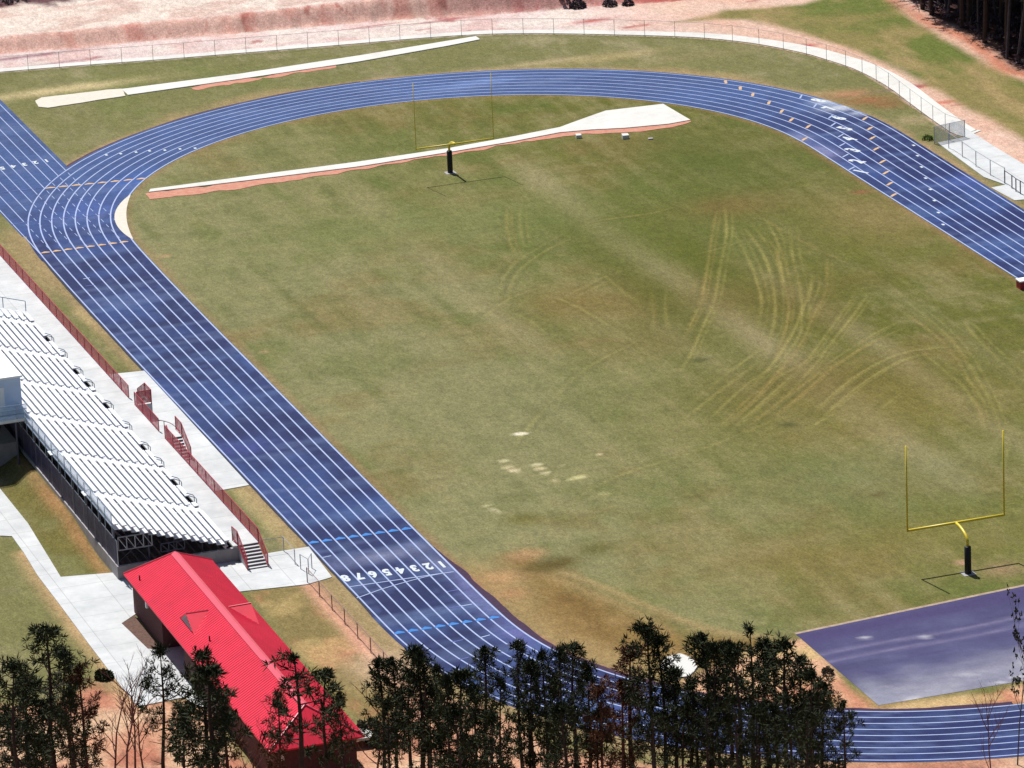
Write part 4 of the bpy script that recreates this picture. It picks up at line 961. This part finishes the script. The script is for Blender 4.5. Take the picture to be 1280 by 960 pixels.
def gablet(s):
    """small triangular vent on one slope; s = -1 left, +1 right"""
    xe = RXc+s*(RXc-EX0)*.70; zb = EZ+(RZ-EZ)*.30; ya, yb, h = -50.4, -47.2, .86; ym = (ya+yb)/2
    ap = (xe, ym, zb+h); tip = (RXc+s*(RXc-EX0)*(.70-h/(RZ-EZ)), ym, zb+h+.01); lo, hi = (xe, ya, zb+.02), (xe, yb, zb+.02)
    ov = s*.04; apo = (xe+ov, ym, zb+h+.03); loo = (xe+ov, ya-.12, zb-.03); hio = (xe+ov, yb+.12, zb-.03)
    m = MB(); m.add([apo, loo, tip], [(0, 1, 2)]); m.add([apo, hio, tip], [(0, 1, 2)])
    dn = lambda p: (p[0], p[1], p[2]-.09)
    m.add([apo, loo, dn(loo), dn(apo)], [(0, 1, 2, 3)]); m.add([apo, hio, dn(hio), dn(apo)], [(0, 1, 2, 3)])
    g_ = kid(m, 'vent_gable', M['roof'])
    lv = MB().add([(ap[0], ap[1], ap[2]-.08), lo, hi], [(0, 1, 2)])
    for k in range(5):
        zz = zb+.1+k*.15; f = 1-(zz-zb)/h
        lv.box(xe+min(0, s*.05), xe+max(0, s*.05), ym-(yb-ya)/2*f+.1, ym+(yb-ya)/2*f-.1, zz, zz+.05)
    kid(lv, 'louvre', M['louvre'])
    sm = MB(); sm.tube([apo, tip], .05, 5); kid(sm, 'gable_cap', M['ridge'])
gablet(-1); gablet(1)
for (a, b) in ((276.5, 834), (174, 715.5), (262, 800)):
    q = G(a, b, 3.6); f = (q[0]-EX0)/(RXc-EX0); zz = EZ+(RZ-EZ)*f
    kid(MB().tube([(q[0], q[1], zz-.05), (q[0], q[1], zz+.35)], .05, 8), 'vent_pipe', M['pad'])
for yy, xx in ((-40.5, WX0-.14), (-64.5, WX0-.14)): MB().box(xx, xx+.137, yy-.14, yy+.14, 1.75, 2.25).build('wall_light', M['fixture'], fh)
MB().box(WX0+.3, WX0+.6, WY0-.14, WY0-.003, 1.9, 2.35).build('wall_light', M['fixture'], fh)
# pale slab beside the far corner of the house
t = thing('white_slab', 'white slab low beside the near corner of the red roofed building', 'slab', (-46.6, -65.2, 0))
sb = MB(); sb.slab([(-47.25, -65.9), (-46.1, -66.1), (-45.7, -65.6), (-45.8, -64.7), (-46.3, -64.4), (-47.2, -64.6)], .55, .72); sb.build('slab_top', M['concrete_bright'], t)
sb = MB()
for x, y in ((-47, -65.7), (-46.1, -65.8), (-47, -64.8), (-46.1, -64.7)): sb.box(x-.06, x+.06, y-.06, y+.06, -.05, .548)
sb.build('slab_legs', M['concrete_wall'], t)

# ------------------------------------------------------------------ fences
def fence(name, label, base, h, mat_post, mat_mesh, step=None, group=None, rail=True, r=.035, cat='fence', ground=0.0):
    base = [tuple(p[:2]) for p in base]
    if step:
        P = np.array(base); d = np.r_[0, np.cumsum(np.hypot(*np.diff(P, axis=0).T))]; n = max(1, round(d[-1]/step)); u = np.linspace(0, d[-1], n+1)
        base = list(zip(np.interp(u, d, P[:, 0]), np.interp(u, d, P[:, 1])))
    t = thing(name, label, cat, (base[0][0], base[0][1], 0), group)
    for x, y in base:
        MB().tube([(x, y, -.1), (x, y, ground+h)], r, 6).build('post', mat_post, t)
    if rail:
        m = MB(); m.tube([(x, y, ground+h-.03) for x, y in base], r*.7, 5); m.build('top_rail', mat_post, t)
    if mat_mesh:
        m = MB()
        for a, b in zip(base[:-1], base[1:]): m.quad((a[0], a[1], .03), (b[0], b[1], .03), (b[0], b[1], ground+h-.03), (a[0], a[1], ground+h-.03))
        m.build('chain_link', mat_mesh, t)
    return t
fence('chain_link_fence', 'long grey chain link fence curving along the outer grass edge by the pale path', FENCE, 1.55, M['grey_post'], M['grey_mesh'], 2.9, r=.022)
fence('chain_link_fence', 'short dense chain link return fence between the path and the green tuft', gp((1206, 172), (1187, 176), (1168, 180)), 1.6, M['grey_post'], mesh_fabric('dense_mesh', (.34, .36, .38), .5), None)
fence('chain_link_fence', 'grey chain link fence along the wide white concrete at right', gp((1186, 186), (1203, 197), (1220, 209), (1238, 220), (1256, 230)), 1.45, M['grey_post'], M['grey_mesh'], None)
fence('gate', 'grey bar gate at the white slab by the outer track edge', gp((1256, 230), (1265, 236), (1270, 240), (1275.5, 243), (1290, 252)), 1.2, M['steel_dark'], None, None, r=.05, cat='gate')
fence('chain_link_fence', 'reddish stained fence along the strip of bare clay by the track', [(-41.1, -36.3), (-41.1, -62)], 1.15, M['rust_post'], mesh_fabric('rust_mesh', (.40, .26, .26), .16), 3.0)
fence('chain_link_fence', 'low pale fence joining the end stairs to the gate opening', [(-42.4, -29.75), G2(355, 690), G2(369, 706)], 1.15, M['grey_post'], M['grey_mesh'], None)
fence('gate', 'narrow grey gate standing open on the concrete by the finish', gp((376, 712), (386, 718), (390, 711)), 1.15, M['grey_post'], M['grey_mesh'], None, cat='gate')

# ------------------------------------------------------------------ small things on the grass
def block(label, px, py, s, mat, group=None):
    x, y = G2(px, py); m = MB(); a, b, c = s
    m.slab([(x-a, y-b*.8), (x+a*.7, y-b), (x+a, y+b*.7), (x-a*.6, y+b)], -.03, c); o = m.build('concrete_block', mat); tag(o, label, 'block', group)
block('small pale block on the grass below the runway taper', 723, 172, (.28, .35, .3), M['concrete_bright'])
block('larger pale block on the grass below the runway apron', 781.5, 172.5, (.34, .4, .34), M['concrete_bright'])
block('low flat stone on the grass nearest the apron tip', 813, 174, (.25, .2, .1), M['concrete_wall'])
q = G2(1278, 360); t = thing('equipment_box', 'dark red box with a white lid at the inner edge of the track', 'box', (q[0], q[1], 0))
MB().box(q[0]-.35, q[0]+.9, q[1]-.4, q[1]+.4, -.02, .62).build('box_body', M['red_paint'], t); MB().box(q[0]-.4, q[0]+.95, q[1]-.45, q[1]+.45, .622, .72).build('lid', M['fixture'], t)
# ------------------------------------------------------------------ trees
def tuft(V, F, c, d, ln, n, rng, wid=.05):
    """spray of needle blades around a twig tip"""
    d = d.normalized()
    for _ in range(n):
        r = Vector((rng.gauss(0, 1), rng.gauss(0, 1), rng.gauss(0, 1))).normalized()
        v = (d*.55+r).normalized(); L = ln*rng.uniform(.6, 1.1)
        s = v.cross(Vector((rng.gauss(0, 1), rng.gauss(0, 1), rng.gauss(0, 1)))).normalized()*wid*rng.uniform(.7, 1.3)
        b = c+v*L*.08; m = c+v*L*.6; o = len(V)
        V += [tuple(b-s*.4), tuple(b+s*.4), tuple(m+s), tuple(c+v*L), tuple(m-s)]; F.append((o, o+1, o+2, o+3, o+4))
def mesh_of(name, V, F, mat):
    me = bpy.data.meshes.new(name); me.from_pydata(V, [], F); me.update(); me.materials.append(mat); return me
def pine_meshes(seed, H, cw, base, dens, leaf, bark='bark', droop=.15):
    """trunk-with-limbs mesh and crown mesh, foot at the origin"""
    rng = random.Random(seed); tb = MB(); V, F = [], []
    bend = [(rng.uniform(-.25, .25), rng.uniform(-.25, .25)) for _ in range(5)]
    def axis(t):
        k = t*4; i = min(3, int(k)); f = k-i
        return Vector((bend[i][0]*(1-f)+bend[i+1][0]*f-bend[0][0], bend[i][1]*(1-f)+bend[i+1][1]*f-bend[0][1], H*t))
    tb.tube([axis(k/10) for k in range(11)], [.19*(1-k/10)**.8*(H/14)+.025 for k in range(11)], 7)
    z = base*H; ang = rng.uniform(0, 6.28)
    # a few dead stubs below the crown
    for _ in range(5):
        t = rng.uniform(base*.6, base); a = rng.uniform(0, 6.28); p = axis(t); L = rng.uniform(.4, 1.1)
        tb.tube([p, p+Vector((math.cos(a)*L, math.sin(a)*L, L*.15))], [.03, .01], 4, False)
    while z < H*.985:
        t = z/H; u = (t-base)/(1-base)
        prof = (min(1, u/.22)**.7)*(1-u**2.2*.86) if u > 0 else .3
        nb = rng.randint(2, 4) if u > .05 else 2
        for _ in range(nb):
            ang += 2.4+rng.uniform(-.5, .5)
            if rng.random() > dens: continue
            L = cw*prof*rng.uniform(.55, 1.12); rise = .25+.5*u+rng.uniform(-.15, .15)-droop
            p0 = axis(t); dirv = Vector((math.cos(ang), math.sin(ang), rise)).normalized()
            p1 = p0+dirv*L*.55+Vector((0, 0, -.05*L)); p2 = p0+dirv*L+Vector((0, 0, .10*L))
            tb.tube([p0, p1, p2], [.035+.01*L, .025, .012], 4, False)
            nt = max(2, int(2.6*L))
            for q in range(nt):
                f = .38+.62*(q+rng.random()*.5)/nt; c = p0.lerp(p1, f/.55) if f < .55 else p1.lerp(p2, (f-.55)/.45)
                side = Vector((-dirv.y, dirv.x, 0))*rng.uniform(-.38, .38)*L*.5
                c = c+side+Vector((0, 0, rng.uniform(-.08, .2)))
                tuft(V, F, c, dirv+Vector((0, 0, .5)), rng.uniform(.34, .5), 12, rng, .028)
            for _q in range(3):
                tuft(V, F, p2+Vector((rng.gauss(0, .2), rng.gauss(0, .2), rng.uniform(-.1, .3))), dirv+Vector((0, 0, .6)), .46, 14, rng, .028)
        z += rng.uniform(.22, .42)*(1.0 if u < .85 else .6)
    for _ in range(3): tuft(V, F, axis(1.0)+Vector((rng.uniform(-.1, .1), rng.uniform(-.1, .1), rng.uniform(-.3, 0))), Vector((0, 0, 1)), .38, 34, rng, .034)
    tm = bpy.data.meshes.new('trunk'); tm.from_pydata(tb.v, [], tb.f); tm.update(); tm.materials.append(M[bark])
    return tm, mesh_of('crown', V, F, M[leaf]), H
def bare_meshes(seed, H, bark, twigs=3, leaf=None, base=.3):
    rng = random.Random(seed); tb = MB(); V, F = [], []
    def grow(p, d, L, r, lev):
        pts = [p]; q = p; dd = d
        for _ in range(3):
            dd = (dd+Vector((rng.uniform(-.18, .18), rng.uniform(-.18, .18), rng.uniform(-.02, .14)))).normalized(); q = q+dd*L/3; pts.append(q)
        tb.tube(pts, [r, r*.8, r*.6, r*.35], 5 if lev == 0 else 4, False)
        if lev < 3:
            for k in range([7, 4, 3][lev]):
                f = rng.uniform(base if lev == 0 else .25, 1); i = min(2, int(f*3)); c = pts[i].lerp(pts[i+1], f*3-i)
                a = rng.uniform(0, 6.28); nd = (dd*.75+Vector((math.cos(a), math.sin(a), .3))*.75).normalized()
                grow(c, nd, L*rng.uniform(.3, .48), r*.42, lev+1)
        if leaf and lev >= 2:
            tuft(V, F, q, dd, .3, 7, rng, .07)
    grow(Vector((0, 0, 0)), Vector((rng.uniform(-.06, .06), rng.uniform(-.06, .06), 1)), H, .012*H+.01, 0)
    tm = bpy.data.meshes.new('trunk'); tm.from_pydata(tb.v, [], tb.f); tm.update(); tm.materials.append(M[bark])
    return tm, (mesh_of('crown', V, F, M[leaf]) if leaf else None), H

def plant(name, label, cat, variant, x, y, s, rz, group, z=0.0, wide=1.0):
    t = bpy.data.objects.new(name, None); col.objects.link(t); t.location = (x, y, z); t.rotation_euler = (0, 0, rz); t.scale = (s*wide, s*wide, s); t.empty_display_size = 1
    tag(t, label, cat, group)
    for nm, me in (('trunk', variant[0]), ('crown', variant[1])):
        if me is None: continue
        o = bpy.data.objects.new(nm, me); col.objects.link(o); o.parent = t
    return t
DENSE = [pine_meshes(11+k, 14, 1.5, .57, .60, 'needles') for k in range(5)]
BROAD = [pine_meshes(31+k, 15, 2.7, .48, .62, 'needles') for k in range(2)]
LOOSE = [pine_meshes(51+k, 14, 1.9, .58, .42, 'needles') for k in range(3)]
GREEN = [pine_meshes(71+k, 11, 1.9, .34, .6, 'needles_green') for k in range(2)]
BROWN = [pine_meshes(91+k, 13, 1.5, .45, .5, 'needles_brown', 'bark_red') for k in range(2)]
prng = random.Random(5)
def pine_at(px, py, kind, k, label, group, H=None, wide=1.0):
    """a pine whose tip stands where the photo has it; its foot on the ground below"""
    v = kind[k % len(kind)]; H = H or v[2]*prng.uniform(.84, 1.14); wide *= prng.uniform(.8, 1.25)
    x, y, _ = G(px, py, H); return plant('pine_tree', label, 'pine tree', v, x, y, H/v[2], prng.uniform(0, 6.28), group, -.05, wide)
GL = 'pines at the lower left by the concrete walk'
for px, py, kd, k, wd, lb in ((50, 786, BROAD, 0, 1.0, 'broad dark pine standing tallest in the clump at the lower left corner'),
                          (8, 832, BROAD, 1, .8, 'dark pine cut by the left photo edge beside the tall broad pine'),
                          (78, 812, DENSE, 0, 1.0, 'narrow dark pine on the right shoulder of the tall broad pine'),
                          (30, 850, DENSE, 1, 1.1, 'dark pine low in front of the tall broad pine'),
                          (103, 830, BROWN, 0, 1.0, 'thin brownish pine nearest the left edge of the concrete walk'),
                          (90, 862, BROAD, 0, .7, 'shorter dark pine tucked between the broad pine and the brownish one'),
                          (14, 885, GREEN, 0, 1.0, 'short greenish pine in the bottom left corner of the scene'),
                          (60, 880, GREEN, 1, .9, 'short green pine under the tall broad pine'),
                          (194, 812, LOOSE, 0, 1.0, 'open tufted pine with gaps in front of the white walk'),
                          (246, 818, DENSE, 2, 1.15, 'dense black pine hiding the porch of the red roofed house'),
                          (262, 838, DENSE, 3, 1.1, 'dense dark pine against the left edge of the red roof'),
                          (226, 884, GREEN, 1, .8, 'greenish pine low between the open pine and the house wall'),
                          (276, 872, BROWN, 1, .9, 'thin pine before the shaded brick wall of the house'),
                          (372, 818, LOOSE, 1, 1.0, 'thin see-through pine in front of the middle of the red roof'),
                          (398, 838, LOOSE, 2, 1.1, 'open pine over the right slope of the red roof'),
                          (425, 868, GREEN, 0, .7, 'low green pine at the right eave of the red roof'),
                          (352, 868, BROWN, 0, .8, 'sparse pine before the near end of the red roof')):
    pine_at(px, py, kd, k, lb, GL, None, wd)
row = [(474, 824, DENSE, 0, .8), (491, 820, DENSE, 1, .85), (506, 838, DENSE, 2, .8), (517, 812, DENSE, 3, .9), (528, 814, DENSE, 1, .8), (545, 832, DENSE, 0, .9), (561, 846, DENSE, 2, .8), (578, 842, DENSE, 3, .9), (592, 856, DENSE, 0, .8),
       (605, 806, DENSE, 1, .9), (622, 848, DENSE, 2, .8), (648, 803, DENSE, 3, .95), (662, 826, DENSE, 0, .85), (676, 818, DENSE, 2, .8), (690, 846, DENSE, 1, .9), (703, 812, BROAD, 0, .55), (718, 806, DENSE, 3, .9), (733, 828, DENSE, 0, .9), (752, 858, BROWN, 1, .8), (772, 852, BROWN, 0, .9), (786, 812, BROWN, 1, 1.0),
       (808, 782, BROAD, 1, .72), (826, 800, DENSE, 2, 1.0), (842, 836, DENSE, 0, .9), (858, 850, LOOSE, 0, .8), (881, 792, DENSE, 1, 1.05), (896, 806, BROAD, 0, .6), (911, 804, DENSE, 3, 1.0), (926, 812, LOOSE, 2, .8), (940, 786, LOOSE, 1, .9), (955, 800, DENSE, 0, 1.0), (969, 812, LOOSE, 2, .7), (984, 800, DENSE, 2, 1.0), (1000, 822, DENSE, 1, 1.0), (1012, 838, LOOSE, 0, .8),
       (1028, 852, GREEN, 1, .8), (1016, 872, GREEN, 0, .8), (1054, 876, LOOSE, 1, .7)]
bg_ = lambda x, y: ('the outer track lanes' if x < 600 else 'the curving lanes of the near bend' if x < 740 else 'the brown corner of the infield' if x < 870 else 'the orange soil by the jump apron' if x < 1005 else 'the lanes right of the pine row')
kinds = {id(DENSE): 'dense dark', id(BROAD): 'bushy dark', id(LOOSE): 'open tufted', id(BROWN): 'thin browned', id(GREEN): 'greyish green'}
ORD = ['first', 'second', 'third', 'fourth', 'fifth', 'sixth', 'seventh', 'eighth', 'ninth', 'tenth']
cnt = {}; tot = {}
for px, py, kd, k, wd in row: tot[(id(kd), bg_(px, py))] = tot.get((id(kd), bg_(px, py)), 0)+1
for px, py, kd, k, wd in row:
    key = (id(kd), bg_(px, py)); n = cnt.get(key, 0); cnt[key] = n+1
    lb = '%s pine with its top against %s' % (kinds[id(kd)], bg_(px, py))
    if tot[key] > 1: lb = '%s %s pine from left against %s' % (ORD[n], kinds[id(kd)], bg_(px, py))
    pine_at(px, py, kd, k, lb, 'pines along the near bend of the track', None, wd)
back = [(482, 872), (500, 880), (533, 884), (553, 890), (573, 880), (598, 892), (616, 886), (637, 878), (656, 882), (684, 888), (707, 884), (726, 880), (744, 896), (798, 868), (817, 876), (834, 884), (852, 890), (870, 872), (888, 878), (903, 882), (918, 874), (934, 880), (950, 886), (963, 878), (978, 884), (994, 880), (1006, 888)]
for n, (px, py) in enumerate(back[::2]+back[17::4]):
    pine_at(px+prng.uniform(-5, 5), py+prng.uniform(-8, 8), LOOSE, n, 'shorter pine half hidden low inside the pine row before the near bend', 'short pines low in the pine row', None, .85)
# bare saplings
SAP = [bare_meshes(5+k, 7.5, 'bark_red') for k in range(3)]
for n, (px, py, k, lb) in enumerate(((150, 858, 0, 'thin bare reddish sapling nearest the corner of the white walk'), (161, 872, 1, 'bare reddish sapling second from the walk corner'),
                          (137, 880, 2, 'bare forked sapling between the pine clump and the walk'), (178, 890, 1, 'short bare sapling beside the open tufted pine'),
                          (298, 905, 0, 'bare sapling before the near brick wall'), (462, 872, 2, 'small bare sapling left of the pine row'))):
    v = SAP[k]; H = v[2]*.9; x, y, _ = G(px, py, H); plant('sapling', lb, 'sapling', v, x, y, .9, n*1.3, 'bare saplings among the pines')
LEAFY = bare_meshes(44, 8, 'bark_grey', leaf='needles_green')
x, y, _ = G(1270, 806, 8); plant('sapling', 'slender sapling with sparse green leaves in front of the jump apron', 'sapling', LEAFY, x, y, 1, 1.0, None, wide=.45)
x, y, _ = G(1240, 890, 7); plant('sapling', 'faint bare sapling in front of the near track lanes at right', 'sapling', SAP[1], x, y, .9, 3.0, None, wide=.7)
# low shrubs near the fence corner and house
def shrub_mesh(seed, r, leaf, n=60, wid=.09, ln=.4):
    rng = random.Random(seed); V, F = [], []
    for _ in range(n):
        d = Vector((rng.gauss(0, 1), rng.gauss(0, 1), abs(rng.gauss(0, .8)))).normalized(); tuft(V, F, d*r*rng.uniform(.3, 1)**.5+Vector((0, 0, .1)), d, ln, 12, rng, wid)
    return mesh_of('foliage', V, F, M[leaf])
SH = [shrub_mesh(3, .8, 'needles_green'), shrub_mesh(4, 1.3, 'shrub'), shrub_mesh(6, 1.4, 'brush', 90), shrub_mesh(8, .9, 'turf', 50, .05, .3)]
def shrub(px, py, me, s, label, group=None, z=0.0, xy=None):
    x, y = xy or G2(px, py, z); o = bpy.data.objects.new('shrub', me); col.objects.link(o); o.location = (x, y, z); o.scale = (s, s, s); o.rotation_euler = (0, 0, px*.7)
    return tag(o, label, 'shrub', group)
shrub(478, 930, SH[0], 1.0, 'green shrub on bare clay right of the white slab')
shrub(463, 920, SH[1], .8, 'brownish shrub beside the white slab')
shrub(130, 848, SH[0], .7, 'green bush at the left edge of the white walk')
shrub(1160, 175, SH[3], .5, 'green tuft at the foot of the short return fence')
shrub(1034, 843, SH[1], .35, 'small dark weed on the orange soil left of the jump apron')
# woods at the far right
WP = [pine_meshes(111+k, 17, 2.6, .40, .9, 'needles', 'bark') for k in range(2)]
WB = [bare_meshes(131+k, 15, 'bark_grey', base=.35) for k in range(3)]
wr = random.Random(9)
pts = []
Wd = np.array(WOODS)
tries = 0
while len(pts) < 160 and tries < 8000:
    tries += 1
    i = wr.randrange(len(Wd)-1); f = wr.random(); p = Wd[i]*(1-f)+Wd[i+1]*f; tt_ = Wd[i+1]-Wd[i]; tt_ = tt_/np.linalg.norm(tt_)
    n_ = np.array([-tt_[1], tt_[0]]);  n_ = n_ if n_[0] > 0 else -n_
    q = p+n_*abs(wr.gauss(0, 11))+n_*.8
    if not (40 < q[0] < 100 and 40 < q[1] < 128): continue
    if all((q[0]-a)**2+(q[1]-b)**2 > 1.35**2 for a, b, *_ in pts): pts.append((q[0], q[1]))
for n, (x, y) in enumerate(pts):
    if n % 5 < 3: plant('woodland_tree', 'dark pine in the shaded woods at the top right corner', 'tree', WP[n % 2], x, y, wr.uniform(.8, 1.1), wr.uniform(0, 6.28), 'pines in the far woods', -.1)
    else: plant('woodland_tree', 'bare grey tree in the shaded woods at the top right corner', 'tree', WB[n % 3], x, y, wr.uniform(.7, 1.1), wr.uniform(0, 6.28), 'bare trees in the far woods', -.1)
# undergrowth in the woods and dry brush on the plateau: ground cover nobody could count
V, F = [], []
ur = random.Random(12)
for _ in range(900):
    i = ur.randrange(len(Wd)-1); f = ur.random(); p = Wd[i]*(1-f)+Wd[i+1]*f; tt_ = Wd[i+1]-Wd[i]; tt_ = tt_/np.linalg.norm(tt_); n_ = np.array([-tt_[1], tt_[0]]); n_ = n_ if n_[0] > 0 else -n_
    q = p+n_*(ur.random()**1.2*24+1.3)
    for _k in range(3): tuft(V, F, Vector((q[0]+ur.gauss(0, .4), q[1]+ur.gauss(0, .4), ur.uniform(.1, .7))), Vector((0, 0, 1)), ur.uniform(.25, .6), 9, ur, .05)
o = bpy.data.objects.new('undergrowth', mesh_of('undergrowth', V, F, M['brush'])); col.objects.link(o); tag(o, 'dark brushy undergrowth between the trunks of the far woods', 'undergrowth', kind='stuff')
V, F = [], []
bp_ = np.array(gp((-150, 32), (0, 22), (60, 16), (120, 9), (175, 1), (175, -30), (-150, -30)))
for _ in range(700):
    x = ur.uniform(-34, -8); y = ur.uniform(116, 131)
    if dist_poly(np.array([x]), np.array([y]), bp_)[0] > ur.uniform(-.2, 1.0): continue
    z = float(height(np.array([x]), np.array([y]))[0])
    for _k in range(2): tuft(V, F, Vector((x+ur.gauss(0, .4), y+ur.gauss(0, .4), z+ur.uniform(0, .25))), Vector((0, 0, 1)), ur.uniform(.3, .6), 7, ur, .06)
o = bpy.data.objects.new('dry_brush', mesh_of('dry_brush', V, F, M['brush'])); col.objects.link(o); tag(o, 'dark dry brush covering the soil above the clay bank', 'brush', kind='stuff')
for px, py, s, lb in ((706, 2, .55, 'dark bush on top of the clay bank, left of a wider pair'), (722, 3, .7, 'wider dark bush at the right end of the clay bank'), (762, 1, .6, 'dark bush at the top edge right of the clay bank'), (785, 0, .5, 'low dark bush at the top edge nearest the grassy slope')):
    x, y = G2(px, py, .5); shrub(px, py, SH[2], s*.8, lb, 'dark bushes by the clay bank', float(height(np.array([x]), np.array([y]))[0]), (x, y))
